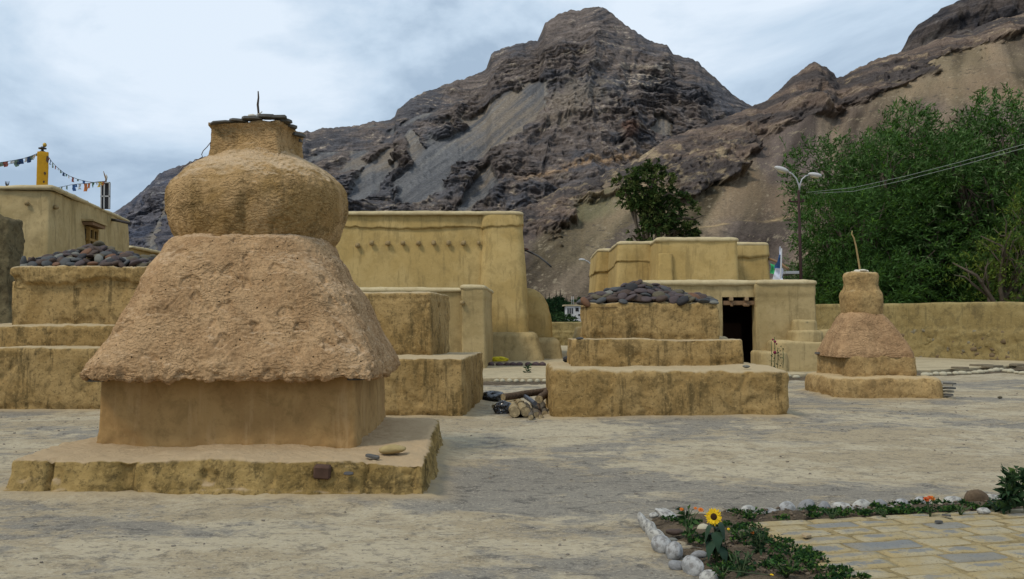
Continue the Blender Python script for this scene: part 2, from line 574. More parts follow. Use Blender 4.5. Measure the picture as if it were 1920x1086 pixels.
def peak_shape(X, Y, Z, v, px, py):
    P = stack3(X, Y * 0.25, Z)
    H = Z.max()
    env = np.sin(np.clip(v, 0, 1) * math.pi) ** 0.6
    env = np.where(v >= 0.999, 0, env)
    # flow direction of the screes: down and to the left on the left flank
    diag = np.where(px < 1020, 1.0, 0.25)
    a_ = X * 0.011 - diag * Z * 0.010
    b_ = X * 0.002 + Z * 0.0028
    warp = fbm(P, 0.006, 3, 5)
    spur = ridged(stack3(a_ + warp * 0.45, b_, 0 * X), 1.0, 4, 11, 0.5)
    rocky = fbm(P, 0.02, 5, 21, 0.62)
    # where the rock stands out of the scree
    rk = spur * 0.55 + rocky * 0.55 + fbm(P, 0.0045, 3, 33) * 0.5
    up = sstep(230, 90, py - (px - 1000) * 0.02)              # the summit block is all rock
    right = sstep(930, 1060, px + (py - 250) * 0.25)
    farl = sstep(420, 300, px)
    bias = -0.02 + 1.2 * np.maximum(up, right) + 0.75 * farl
    bias += 1.0 * blob(px, py, 1110, 300, 260, 70, 0) + 0.5 * blob(px, py, 480, 280, 110, 50) + 0.9 * blob(px, py, 640, 262, 90, 22)
    bias += 0.5 * blob(px, py, 830, 170, 130, 26, -24)
    nn = rocky * 0.35
    scree = np.maximum.reduce([
        blob(px, py, 952, 222, 66, 42, -48, nn), blob(px, py, 905, 262, 62, 30, -28, nn), blob(px, py, 985, 205, 34, 62, 28, nn),
        blob(px, py, 785, 290, 14, 42, -22, nn), blob(px, py, 905, 350, 22, 66, 38, nn), blob(px, py, 800, 330, 26, 60, 40, nn * .6),
        blob(px, py, 705, 330, 24, 60, 38, nn), blob(px, py, 1240, 255, 26, 44, -12, nn), blob(px, py, 300, 440, 8, 70, 12, nn)])
    bias = bias - 1.5 * scree
    rock = sstep(-0.06, 0.10, rk * 0.8 + bias)
    # beds: tilted and folded, cut into ledges
    s = Z + 0.10 * X + fbm(P, 0.004, 4, 41) * 60 + 22 * np.exp(-((X - 130) / 90.0) ** 2)
    T = 21.0
    ph = s / T + 0.8 * fbm(P, 0.02, 4, 51)
    fr = ph - np.floor(ph)
    ledge = sstep(0.0, 0.75, fr) - sstep(0.86, 1.0, fr)
    fr2 = ph * 3.7; fr2 = fr2 - np.floor(fr2)
    l2 = sstep(0, 0.6, fr2) - sstep(0.85, 1, fr2)
    butt = ridged(stack3(X * 0.02 + warp, Y * 0, Z * 0.005), 1, 5, 71, 0.6)
    amp = env * rock
    led = sstep(-.5, .4, fbm(P, .013, 3, 55))
    dY = -amp * (15 * ledge * led + 6 * l2 * led + 18 * rocky + 22 * butt + 10 * fbm(P, .06, 4, 56, .65)) - env * 20 * spur - (1 - rock) * env * 0
    dX = amp * 5 * fbm(P, 0.05, 3, 61)
    dZ = env * (3 * spur + amp * 4 * rocky)
    return dX, dY, dZ, (rock, s, spur, rocky, scree, a_, b_)

def peak_paint(X, Y, Z, v, px, py, aux):
    rock, s, spur, rocky, scree, a_, b_ = aux
    P = stack3(X, Y * 0.25, Z)
    n1 = fbm(P, 0.012, 4, 101); n2 = fbm(P, 0.07, 4, 102, 0.65); n3 = fbm(P, 0.3, 3, 103, 0.6)
    bed = stack3(s * 0.10, X * 0.0016, 0 * X)
    bd = fbm(bed, 1.0, 4, 111, 0.7)
    bd2 = fbm(bed, 3.7, 3, 112, 0.6)
    blu, brn, pnk, tan, pale = C(.100, .097, .104), C(.152, .126, .112), C(.198, .163, .143), C(.30, .25, .19), C(.46, .39, .31)
    c = lerpc(blu, brn, sstep(-0.45, 0.35, bd * .6 + n1 * 0.8 + n2 * .3))
    c = lerpc(c, pnk, sstep(0.0, 0.6, bd2 * 0.45 + n2 * 0.6 + n1 * 0.25))
    c = lerpc(c, tan, sstep(0.30, 0.62, bd * 0.3 + bd2 * 0.3 + n2 * 0.6 + n3 * .3 - 0.08) * 0.8)
    c = lerpc(c, pale, sstep(0.48, 0.8, bd2 * 0.35 + n2 * 0.6 + n3 * 0.35) * 0.7)
    c = lerpc(c, blu * 0.7, sstep(0.25, 0.7, -bd2 * 0.6 + rocky * -0.5 + n3 * 0.25) * 0.75)
    # the golden bed at the foot of the right buttress and the pale folds below the summit
    gx = 1000 + (px - 1000)
    gold_y = np.interp(px, [900, 980, 1040, 1100, 1160, 1220, 1300], [372, 344, 322, 306, 300, 294, 275])
    g = np.exp(-((py - gold_y + n2 * 7) / 7.0) ** 2) * sstep(930, 1040, px) * sstep(1330, 1200, px)
    c = lerpc(c, C(.40, .27, .16), g * sstep(-0.8, 0.0, n2 + n3 * .6) * 0.9)
    pf = blob(px, py, 1200, 150, 55, 20, -8, n2 * .8) * sstep(-0.1, 0.45, bd2 + n3)
    c = lerpc(c, pale, pf * 0.85)
    c = lerpc(c, C(.25, .15, .11), blob(px, py, 1175, 252, 17, 14, 0, n2 * .3) * 0.8)
    c = lerpc(c, tan, blob(px, py, 1075, 190, 75, 34, -28, n2 * .9) * 0.45)
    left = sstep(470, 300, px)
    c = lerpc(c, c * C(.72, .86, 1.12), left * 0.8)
    # screes: grey on the left, brownish in the middle
    st = fbm(stack3(a_ * 8, b_ * 1.5, 0 * X), 1.0, 3, 121)
    sc = lerpc(C(.150, .150, .152), C(.215, .182, .145), sstep(-0.4, 0.4, n1 + st * 0.7 + sstep(700, 900, px) * 0.4 - 0.3))
    sc = lerpc(sc, C(.20, .20, .195), sstep(0.2, 0.7, st) * 0.5)
    sc = lerpc(sc, C(.07, .072, .08), sstep(0.30, 0.7, -st + n3 * 0.5) * 0.55)
    sc = sc * (1 + n3[..., None] * 0.18)
    c = lerpc(sc, c, rock)
    return c * 1.0

# ---- near hillside on the right
hill_ridge = [(500, 585), (700, 500), (800, 452), (900, 412), (990, 385), (1060, 352), (1130, 330), (1200, 296), (1230, 273), (1300, 245), (1350, 226), (1400, 204), (1438, 190),
              (1470, 160), (1500, 137), (1526, 120), (1550, 128), (1570, 145), (1620, 127), (1660, 106), (1700, 97), (1780, 70), (1850, 48), (1920, 22), (2000, 0),
              (2200, -60), (2600, -120)]
rock_foot = [(500, 600), (900, 470), (960, 432), (1000, 430), (1060, 415), (1090, 372), (1130, 352), (1200, 335), (1240, 372), (1300, 350), (1330, 330), (1400, 285), (1450, 262), (1500, 245),
             (1540, 228), (1600, 205), (1640, 185), (1700, 160), (1760, 110), (1850, 82), (1920, 55), (2100, 0), (2600, -80)]

def hill_shape(X, Y, Z, v, px, py):
    P = stack3(X, Y * 0.4, Z)
    env = np.where(v >= 0.999, 0, np.sin(np.clip(v, 0, 1) * math.pi) ** 0.5)
    n1 = fbm(P, 0.012, 4, 201); n2 = fbm(P, 0.05, 5, 202, 0.62)
    foot = interp(rock_foot, px)
    rk = (foot - py) / 26.0 + n1 * 1.3 + n2 * 1.3
    rock = sstep(-0.25, 0.35, rk)
    hole = blob(px, py, 1160, 385, 100, 34, -14, n2 * .5)
    rock = rock * (1 - hole)
    rock = np.maximum(rock, blob(px, py, 1015, 392, 62, 22, -6, n2 * .7))
    rock = np.maximum(rock, blob(px, py, 990, 434, 20, 14, 0, n2) * 0.8)
    butt = ridged(P, 0.020, 5, 211, 0.6)
    sl = fbm(stack3(X * 0.035 - Z * 0.03, X * 0.004 + Z * 0.005, 0 * X), 1, 3, 221)
    dY = -env * rock * (5 + 11 * n2 + 11 * butt + 5 * ridged(P, .11, 3, 213, .6)) - env * (1 - rock) * (1.6 * sl + 0.8 * n2) - env * 12 * n1
    # the eroded terrace above the village
    ty = np.interp(px, [1250, 1330, 1370, 1420, 1500, 1560, 1700], [436, 428, 421, 424, 408, 402, 380]) + n2 * 4
    tr = sstep(1240, 1330, px) * sstep(-3, 1.5, py - ty) 
    dY = dY - tr * sstep(60, 22, py - ty) * 9.0
    terr = np.exp(-((py - ty - 12) / 12.0) ** 2) * sstep(1240, 1330, px)
    edge = np.exp(-((py - ty + 1.5) / 2.6) ** 2) * sstep(1240, 1330, px)
    dX = env * rock * 3 * fbm(P, 0.07, 3, 231)
    dZ = env * (rock * 4 * n2)
    return dX, dY, dZ, (rock, n1, n2, sl, terr, edge)

def hill_paint(X, Y, Z, v, px, py, aux):
    rock, n1, n2, sl, terr, edge = aux
    P = stack3(X, Y * 0.4, Z)
    n3 = fbm(P, 0.16, 5, 301, 0.7); n4 = fbm(P, 0.6, 4, 302, 0.65)
    strk = fbm(stack3(X * 0.07 - Z * 0.066, X * 0.006 + Z * 0.007, 0 * X), 1, 4, 321, .6)
    bd = fbm(stack3(X * 0.012, Z * 0.07 + X * 0.02, 0 * X), 1, 4, 311, 0.65)
    dk, brn, tan, yel = C(.075, .064, .060), C(.145, .108, .086), C(.25, .19, .135), C(.36, .28, .17)
    c = lerpc(dk, brn, sstep(-0.3, 0.35, bd + n2 * 0.5 + n3 * 0.3))
    c = lerpc(c, tan, sstep(0.2, 0.6, n3 * 0.6 + bd * 0.5 + n2 * 0.25) * 0.75)
    c = lerpc(c, yel, sstep(0.30, 0.7, n3 * 0.6 + n4 * 0.3 + n1 * 0.4 + 0.2 * sstep(1300, 1150, px)) * 0.65)
    sc = lerpc(C(.172, .132, .092), C(.138, .108, .090), sstep(-0.3, 0.4, sl + n1 * 0.6))
    sc = lerpc(sc, C(.225, .178, .105), sstep(0.0, 0.6, n1 * 0.8 - sl * 0.4 + 0.45 * blob(px, py, 1120, 420, 130, 50, -20)) * 0.7)
    sc = lerpc(sc, C(.165, .165, .085), blob(px, py, 1090, 390, 90, 28, -14, n3 * .3) * 0.5)
    sc = lerpc(sc, C(.115, .092, .088), sstep(0.1, 0.6, blob(px, py, 1180, 460, 70, 40, -30, n3 * .5) + sl * 0.3) * 0.6)
    sc = sc * (1 + .85 * strk[..., None] + .16 * n4[..., None])
    sc = lerpc(sc, C(.19, .12, .075), sstep(.1, .6, strk * .5 + n1 * .7) * .4)
    sc = lerpc(sc, C(.075, .062, .05), sstep(0.36, 0.6, n4 * 0.8 + n3 * 0.45) * 0.75)
    sc = lerpc(sc, C(.34, .28, .19), sstep(0.36, 0.62, n4 * -0.8 + n3 * 0.4) * 0.55)
    c = lerpc(sc, c, rock)
    c = lerpc(c, C(.080, .064, .050), terr * sstep(-0.4, 0.4, n3 + 0.2) * 0.8)
    c = lerpc(c, C(.40, .29, .15), edge * sstep(-0.5, 0.1, n2 + n3 * .6) * 0.85)
    return c

side_ridge = [(1500, 260), (1620, 170), (1690, 98), (1705, 66), (1720, 48), (1745, 36), (1765, 21), (1790, 5), (1812, -10), (1900, -30), (2050, -55), (2400, -40)]
def side_shape(X, Y, Z, v, px, py):
    P = stack3(X, Y * 0.4, Z)
    env = np.where(v >= 0.999, 0, np.sin(np.clip(v, 0, 1) * math.pi) ** 0.4)
    n2 = fbm(P, 0.02, 5, 402, 0.62)
    return 0 * X, -env * (60 * n2 + 50 * ridged(P, 0.012, 4, 403)), env * 10 * n2, n2
def side_paint(X, Y, Z, v, px, py, n2):
    P = stack3(X, Y * 0.4, Z)
    n3 = fbm(P, 0.07, 4, 404, 0.65); bd = fbm(stack3(X * 0.01, Z * 0.05, 0 * X), 1, 4, 405, .65)
    c = lerpc(C(.055, .052, .056), C(.115, .095, .085), sstep(-.3, .4, bd + n3 * .6))
    return lerpc(c, C(.22, .2, .18), sstep(.3, .7, n3 * .7 + bd * .4) * .6)

M_peak = rock_mat('peak_rock', 1.0, 0.10, 5.0)
M_hill = rock_mat('hill_rock', 0.8, 0.35, 1.2)
mountain('mountain', peak_ridge, -420, 1700, 1150, 420, [(-500, 800), (1700, 950)], [(-500, 1500), (900, 1750), (1110, 1650), (1700, 1500)],
         peak_shape, peak_paint, M_peak, label='stepped rocky peak with grey screes filling the middle of the view', prof=1.05)
mountain('hillside', hill_ridge, 560, 2560, 1150, 300, [(500, 200), (1000, 230), (1400, 260), (2600, 250)], [(500, 330), (900, 450), (1230, 560), (1526, 680), (1920, 640), (2600, 600)],
         hill_shape, hill_paint, M_hill, zb=-2.0, label='brown scree hillside with dark crags rising to the right', prof=1.0)
mountain('mountain', side_ridge, 1480, 2400, 260, 90, [(1480, 800), (2400, 800)], [(1480, 1150), (2400, 1150)],
         side_shape, side_paint, M_peak, label='dark crag behind the top of the right hillside', prof=1.0)

# ================================================================ ground
def axis(lo, hi, a, b, fine, grow=1.12):
    """fine spacing between a and b, growing outwards to lo and hi"""
    out = list(np.arange(a, b, fine))
    s, x = fine, a
    left = []
    while x > lo:
        s *= grow; x -= s; left.append(x)
    s, x = fine, out[-1]
    right = []
    while x < hi:
        s *= grow; x += s; right.append(x)
    return np.array(left[::-1] + out + right)

FOOT = []        # footprints of what stands on the yard: the ground banks up against them
def foot(cs): FOOT.append([Vector(c) for c in cs]); return cs

def poly_dist(X, Y, cs):
    d = np.full(X.shape, 1e9); inside = np.ones(X.shape, bool)
    n = len(cs)
    for i in range(n):
        a, b = cs[i], cs[(i + 1) % n]
        ex, ey = b[0] - a[0], b[1] - a[1]
        t = np.clip(((X - a[0]) * ex + (Y - a[1]) * ey) / (ex * ex + ey * ey), 0, 1)
        d = np.minimum(d, np.hypot(X - a[0] - ex * t, Y - a[1] - ey * t))
        inside &= ((Y - a[1]) * ex - (X - a[0]) * ey) > 0
    return np.where(inside, -d, d)

def ground_z(X, Y):
    P = stack3(X, Y, 0 * X)
    k = np.clip(1 - (Y - 20) / 40, 0, 1)
    z = (fbm(P, 0.25, 3, 501) * 0.020 + fbm(P * np.array([0.5, 1.6, 1], dtype=np.float32), 1.7, 4, 502, 0.55) * 0.016 + fbm(P, 6.0, 3, 503, 0.6) * 0.005) * k
    return z

def build_ground():
    xs = axis(-2400, 2400, -7, 11, 0.055)
    ys = axis(-300, 2500, 5.2, 22, 0.05, 1.10)
    X, Y = np.meshgrid(xs, ys)
    Z = ground_z(X, Y)
    near = (Y < 40) & (np.abs(X) < 30)
    d = np.full(X.shape, 9.0)
    for cs in FOOT:
        d = np.minimum(d, np.where(near, poly_dist(X, Y, cs), 9))
    d = np.maximum(d, 0)
    w = fbm(stack3(X, Y, 0 * X), 1.3, 3, 511)
    Z = Z + 0.045 * np.exp(-d / (0.16 + 0.08 * np.clip(w, -1, 1)))
    V = np.stack([X, Y, Z], -1).reshape(-1, 3)
    bank = np.exp(-d / 0.35)
    c = np.zeros((X.size, 3), np.float32); c[:, 0] = bank.ravel()
    me = mesh_np('ground', V, grid_faces(len(ys), len(xs)), True, c)
    t = NT('yard_earth', 0.98, 0.04)
    pos = t.geo.outputs['Position']
    m1 = t.mapped((0.6, 1.0, 1), vec=pos)
    sand, pale, grey, dark = (.335, .275, .180), (.42, .36, .25), (.185, .175, .155), (.065, .062, .060)
    brk = t.noise(2.6, 9, 0.75, 0.4, t.mapped((0.9, 1.0, 1), (1, 8, 0), vec=pos))
    low = t.noise(0.55, 4, 0.6, 0.4, m1)
    c = t.mix(t.step(t.math('ADD', t.math('MULTIPLY', low, .5), t.math('MULTIPLY', brk, .5)), 0.45, 0.55), sand, pale)
    g1 = t.math('ADD', t.math('MULTIPLY', t.noise(0.30, 5, 0.62, 0.8, t.mapped((0.7, 0.9, 1), (4.3, 2.2, 0), vec=pos)), .6), t.math('MULTIPLY', t.noise(2.2, 8, .75, .5, t.mapped((.9, 1.0, 1), (9, 2, 0), vec=pos)), .4))
    gmask = t.step(g1, 0.49, 0.56)
    c = t.mix(t.math('MULTIPLY', gmask, 0.78), c, grey)
    fine = t.step(t.noise(4.2, 10, 0.78, 0.5, t.mapped((0.9, 1.1, 1), (6, 3, 0), vec=pos)), 0.525, 0.60)
    c = t.mix(t.math('MULTIPLY', fine, t.math('ADD', 0.42, t.math('MULTIPLY', gmask, 0.22))), c, dark)
    f2 = t.step(t.noise(17, 7, 0.75, 0.3, t.mapped((0.9, 1.1, 1), (3, 3, 0), vec=pos)), 0.53, 0.60)
    c = t.mix(t.math('MULTIPLY', f2, 0.45), c, dark)
    f3 = t.step(t.noise(38, 5, 0.75, vec=pos), 0.54, 0.62)
    c = t.mix(t.math('MULTIPLY', f3, 0.5), c, (.50, .44, .34))
    bk = t.n.new('ShaderNodeSeparateColor'); t.link(t.attr(), bk.inputs[0])
    c = t.mix(t.step(t.math('MULTIPLY', t.math('MULTIPLY', bk.outputs[0], .8), t.math('ADD', 0.6, t.noise(3, 4, vec=pos))), 0.3, 1.1), c, (.40, .31, .185))
    t.color(c)
    nb = t.bump(t.noise(9, 10, 0.72, vec=t.mapped((0.7, 1, 1), vec=pos)), 0.75, 0.03)
    t.bump(t.noise(90, 4, 0.7, vec=pos), 0.5, 0.004, nb)
    return tag(put('ground', me, t.m), 'bare trodden earth of the yard with grey and tan streaks', kind='structure')
# ================================================================ mud materials
M_bell = mud('pink_mud', (.53, .345, .185), (.42, .262, .135), (.12, .08, .04), 0.30, 0.15, 50, 1.0, 0.03, stroke=8.0, speck=0.55, big=2.0, top=(.58, .41, .25), painted_pits=14)
M_pot = mud('ochre_mud', (.49, .32, .155), (.35, .22, .088), (.115, .08, .032), 0.6, 0.3, 50, 1.0, 0.03, stroke=8.0, speck=0.5, big=1.3, top=(.60, .44, .27))
M_throne = mud('smooth_mud', (.38, .24, .10), (.31, .19, .078), (.15, .10, .04), 0.35, 0.6, 24, 0.4, 0.012, speck=0.2, big=1.2, streak_col=(.44, .29, .14))
M_plinth = mud('cracked_mud', (.39, .27, .105), (.28, .19, .068), (.06, .045, .022), 0.65, 0.55, 34, 1.0, 0.04, speck=0.55, big=1.8, top=(.49, .36, .215))
M_block = mud('platform_mud', (.41, .28, .12), (.32, .21, .082), (.075, .055, .025), 0.5, 0.65, 36, 0.95, 0.03, speck=0.55, big=1.1, top=(.45, .355, .215), streak_col=(.065, .05, .024))
M_small = mud('shrine_mud', (.44, .30, .135), (.35, .23, .10), (.12, .085, .04), 0.5, 0.35, 36, 0.9, 0.03, speck=0.55, big=1.5, top=(.48, .36, .20))
M_smallpink = mud('shrine_pink_mud', (.44, .28, .15), (.34, .21, .11), (.13, .085, .045), 0.4, 0.2, 36, 0.95, 0.03, stroke=6, speck=0.5, big=1.8)
M_wall = mud('yellow_plaster', (.46, .338, .145), (.40, .285, .112), (.22, .16, .065), 0.3, 0.6, 14, 0.4, 0.02, speck=0.2, big=0.6, streak_col=(.25, .185, .08))
M_wall2 = mud('khaki_plaster', (.43, .33, .168), (.36, .272, .130), (.19, .145, .07), 0.4, 0.55, 14, 0.45, 0.02, speck=0.25, big=0.6, streak_col=(.22, .17, .085))
M_coping = mud('coping_mud', (0.516, 0.430, 0.258), (0.456, 0.370, 0.215), (0.258, 0.206, 0.112), 0.3, 0.1, 14, 0.45, 0.02, speck=0.2, big=1.0)
M_pwall = mud('boundary_mud', (0.318, 0.249, 0.112), (0.267, 0.202, 0.086), (0.112, 0.090, 0.047), 0.55, 0.4, 10, 0.9, 0.05, speck=0.4, big=0.7, streak_col=(0.112, 0.095, 0.047))
M_ruin = mud('old_mud', (0.163, 0.133, 0.073), (0.120, 0.095, 0.052), (0.047, 0.039, 0.024), 0.6, 0.3, 12, 1.0, 0.06, speck=0.5, big=1.5)
M_path = mud('path_mud', (0.430, 0.361, 0.232), (0.370, 0.310, 0.198), (0.206, 0.172, 0.120), 0.4, 0.0, 14, 0.5, 0.02, speck=0.35, big=0.5)
M_slate = flat('slate', (.10, .095, .085), 0.8, 0.2, 0.45, bump=0.6, scale=14)
M_wood = flat('weathered_wood', (.20, .125, .07), 0.85, 0.15, 0.4, bump=0.5, scale=18)
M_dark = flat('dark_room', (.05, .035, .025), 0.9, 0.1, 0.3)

def rough_disp(a1=0.03, s1=1.3, a2=0.010, s2=7.0, seed=1, extra=None, a3=0.0, s3=25.0):
    def f(P, N, row):
        d = fbm(P, s1, 3, seed) * a1 + fbm(P, s2, 4, seed + 9, 0.6) * a2
        if a3: d = d + fbm(P, s3, 3, seed + 19, 0.65) * a3
        if extra is not None: d = d + extra(P, N, row)
        return d
    return f

# ================================================================ the big shrine
SX, SY = -2.95, 11.35
pl = [G2(22, 861, .32), G2(797, 868, .32), G2(820, 785, .32), (-4.75, G2(820, 785, .32)[1] + .05)]
big = thing('mud_shrine', 'big rounded mud shrine with a flared pink skirt in front', 'shrine', (SX, SY, 0))
pl0 = [(pl[0][0] - .06, pl[0][1] - .16), (pl[1][0] + .05, pl[1][1] - .06), (pl[2][0] + .06, pl[2][1] + .1), (pl[3][0] - .06, pl[3][1] + .1)]
foot(pl0)

def plinth_extra(P, N, row):
    x, y, z = P[..., 0], P[..., 1], P[..., 2]
    side = sstep(0.9, 0.3, N[..., 2])
    d = 0 * x
    for px, w, dp in ((108, .022, .10), (245, .07, .085), (520, .03, .03), (390, .025, .025), (690, .02, .04), (770, .03, .03)):
        xc = PX(px, 9.0)
        wob = fbm(stack3(x * 0, z * 4, z * 0 + px), 1, 2, 3) * 0.05
        d = d - dp * np.exp(-((x - xc - wob) / w) ** 2) * (y < 9.6) * sstep(-0.3, .2, N[..., 2] * 0 + 1) * np.where(N[..., 2] > .7, sstep(9.4, 8.7, y) * .6, 1)
    d = d + side * ridged(P, 4.5, 3, 77) * 0.018
    holes = sstep(0.45, 0.75, fbm(P, 5.5, 3, 88)) * side
    d = d - holes * 0.035
    return d

loft('plinth', [(pl0, .07, -.1), (pl0, .07, .02), (offset_poly(pl0, .02), .07, .06)] + box_rings(offset_poly(pl0, .03), .07, pl, .325, .07, .07, .045)[0:],
     M_plinth, big, 0.022, rough_disp(.035, 1.1, .016, 6, 3, plinth_extra, .005, 30), capres=.05)

th0 = [A(183, 828, 10.15)[:2], A(666, 833, 10.0)[:2], A(723, 783, 12.75)[:2], (A(183, 828, 10.15)[0] - .02, 12.75)]
def throne_extra(P, N, row):
    x, z = P[..., 0], P[..., 2]
    low = sstep(.47, .34, z + fbm(P, 2.5, 3, 14) * .06)
    return low * (.012 + fbm(P, 9, 3, 15) * .018) - sstep(.4, .7, fbm(P, 3.1, 3, 16)) * low * .03
loft('base_wall', box_rings(th0, .27, offset_poly(th0, .015), 1.12, .035, .035, .03), M_throne, big, 0.028, rough_disp(.012, 1.5, .004, 8, 5, throne_extra), capres=.3)

# flared skirt
def sq(cx, cy, hx, hy, skew=0.0):
    return [(cx - hx, cy - hy), (cx + hx, cy - hy), (cx + hx + skew, cy + hy), (cx - hx + skew, cy + hy)]
ex0, ex1 = A(157, 700, 9.85)[0], A(692, 712, 9.80)[0]
ecx, ehx = (ex0 + ex1) / 2, (ex1 - ex0) / 2
cyB = 11.33
prof = [  # z, half width x, half depth y, corner radius, centre x
    (1.09, ehx - .13, 1.36, .06, ecx), (1.02, ehx - .05, 1.44, .08, ecx), (0.99, ehx + .00, 1.51, .12, ecx), (1.00, ehx + .05, 1.56, .18, ecx), (1.05, ehx + .075, 1.58, .24, ecx), (1.13, ehx + .07, 1.57, .30, ecx),
    (1.24, ehx + .02, 1.52, .34, ecx), (1.42, ehx - .07, 1.42, .36, ecx), (1.65, ehx - .17, 1.32, .40, ecx - .005), (1.87, ehx - .25, 1.24, .44, ecx - .01),
    (2.05, ehx - .32, 1.18, .48, -2.93), (2.20, ehx - .38, 1.13, .56, -2.93), (2.32, ehx - .45, 1.07, .62, -2.93), (2.42, ehx - .50, 1.02, .70, -2.93), (2.485, ehx - .55, .97, .72, -2.93), (2.53, ehx - .62, .88, .70, -2.93)]
def hair_strokes(P, seed):
    """short curved finger marks pressed in the wet mud"""
    w1 = fbm(P, 1.6, 2, seed) * 2.6; w2 = fbm(P, 1.9, 2, seed + 3) * 2.6
    q = stack3(P[..., 0] * 6 + w1 * 2.6, P[..., 1] * 6 + w1, P[..., 2] * 25 + w2 * 4.0)
    return ridged(q, 1.0, 2, seed + 7, 0.5)
def bell_extra(P, N, row):
    z = P[..., 2]
    low = sstep(1.28, 1.02, z)
    hang = fbm(P * np.array([1, 1, .25], dtype=np.float32), 7, 3, 24)
    d = low * (hang * .035 + fbm(P, 16, 3, 25, .6) * .018)
    d = d + hair_strokes(P, 41) * .0088 * sstep(-.5, .3, fbm(P, 2.2, 2, 44)) + fbm(P, 26, 3, 26, .7) * .006
    d = d - sstep(.52, .72, fbm(P, 6.5, 2, 27)) * .022
    return d
loft('skirt', [(sq(cx, cyB, hx, hy, -.12), min(r_ * 1.45, hx * .95), z) for z, hx, hy, r_, cx in prof], M_bell, big, 0.0135, rough_disp(.030, 1.4, .012, 5, 21, bell_extra), capres=.12)

pot = [(2.40, .86), (2.50, .93), (2.60, .975), (2.72, 1.02), (2.85, 1.055), (2.97, 1.065), (3.07, 1.055), (3.16, 1.005), (3.235, .935), (3.305, .85), (3.36, .76), (3.41, .67), (3.46, .57), (3.52, .48), (3.58, .43)]
pcx = A(483, 400, 11.33)[0]
def pot_extra(P, N, row):
    return hair_strokes(P, 61) * .0105 * sstep(-.6, .2, fbm(P, 2.2, 2, 64)) + fbm(P, 22, 3, 62, .7) * .006 + ridged(P, 3.2, 2, 63) * .008
loft('pot', [(sq(pcx + .01, 11.33, h * .935, h * .935), h * .925, z) for z, h in pot], M_pot, big, 0.0145, rough_disp(.028, 1.5, .010, 6, 31, pot_extra), capres=.1)

def rotq(cx, cy, hx, hy, a):
    c, s = math.cos(R(a)), math.sin(R(a))
    return [(cx + x * c - y * s, cy + x * s + y * c) for x, y in ((-hx, -hy), (hx, -hy), (hx, hy), (-hx, hy))]
ncx, ncy = PX(483, 11.3, 260), 11.33
NA = -9
loft('neck', [(rotq(ncx, ncy, .52, .52, NA), .16, 3.30), (rotq(ncx, ncy, .44, .44, NA), .10, 3.42), (rotq(ncx, ncy, .405, .40, NA), .05, 3.52), (rotq(ncx, ncy, .395, .39, NA), .04, 3.66),
              (rotq(ncx, ncy, .405, .40, NA), .04, 3.76), (rotq(ncx, ncy, .425, .42, NA), .04, 3.80), (rotq(ncx, ncy, .425, .42, NA), .04, 3.825)], M_pot, big, .016,
     rough_disp(.02, 2.2, .012, 7, 71, lambda P, N, r_: fbm(P, 20, 3, 72, .7) * .006), capres=.05)

def slab(parent, cx, cy, z, sx, sy, th, rz, seed, mat=M_slate, name='slate', tilt=(0, 0)):
    bm = bmesh.new()
    rr = random.Random(seed); n = 9; lo = []; hi = []
    for i in range(n):
        a = 2 * math.pi * i / n + rr.uniform(-.2, .2)
        k = rr.uniform(.82, 1.08) / max(abs(math.cos(a)), abs(math.sin(a))) ** .6
        p = (math.cos(a) * sx / 2 * k, math.sin(a) * sy / 2 * k)
        lo.append(bm.verts.new((p[0], p[1], -th / 2))); hi.append(bm.verts.new((p[0] * .96, p[1] * .96, th / 2)))
    bm.faces.new(hi); bm.faces.new(lo[::-1])
    for i in range(n): bm.faces.new((lo[i], lo[(i + 1) % n], hi[(i + 1) % n], hi[i]))
    M = Matrix.Translation((cx, cy, z)) @ Matrix.Rotation(R(rz), 4, 'Z') @ Matrix.Rotation(R(tilt[0]), 4, 'X') @ Matrix.Rotation(R(tilt[1]), 4, 'Y')
    bmesh.ops.transform(bm, matrix=M, verts=bm.verts)
    return put(name, bm_mesh(bm, name), mat, parent)
for i, (px, dd, z, sx, sy, th, rz) in enumerate([(420, 10.98, 3.82, .30, .20, .018, 4), (447, 10.94, 3.84, .20, .16, .022, -12), (474, 10.92, 3.855, .26, .2, .026, 8), (500, 10.90, 3.875, .20, .2, .03, -6), (522, 10.92, 3.87, .20, .2, .028, 10),
                                                 (534, 11.02, 3.845, .16, .22, .03, -14), (543, 11.2, 3.82, .16, .26, .03, 20), (556, 11.45, 3.775, .20, .30, .035, -8), (553, 11.62, 3.735, .22, .26, .035, 5), (480, 11.3, 3.835, .5, .4, .02, 3)]):
    slab(big, PX(px, dd, 225), dd, z, sx, sy, th, rz, 40 + i, tilt=((i * 37) % 9 - 4, (i * 53) % 11 - 5))
tx0 = PX(484, 10.95, 220)
tube_obj('stick', [(tx0, 10.95, 3.84), (tx0 + .004, 10.95, 3.93), (tx0 - .003, 10.94, 4.02), (tx0 + .002, 10.95, 4.10), (tx0 - .002, 10.95, 4.175)], [.014, .012, .013, .010, .007], flat('dry_stick', (.06, .045, .035), .9, .1, .3), big, 7)
tube_obj('twine', [(tx0 - .05, 10.93, 3.865), (tx0 - .01, 10.92, 3.9), (tx0 + .02, 10.94, 3.92), (tx0 + .05, 10.93, 3.94)], .006, flat('pale_twine', (.55, .5, .4), .9), big, 5)
put('cloth_knot', stone_mesh(3, 1), flat('pale_rag', (.5, .46, .38), .95), big, world=False).matrix_local = Matrix.Translation((tx0 - .05 - SX, 10.9 - SY, 3.885)) @ Matrix.Diagonal((.12, .08, .05, 1))
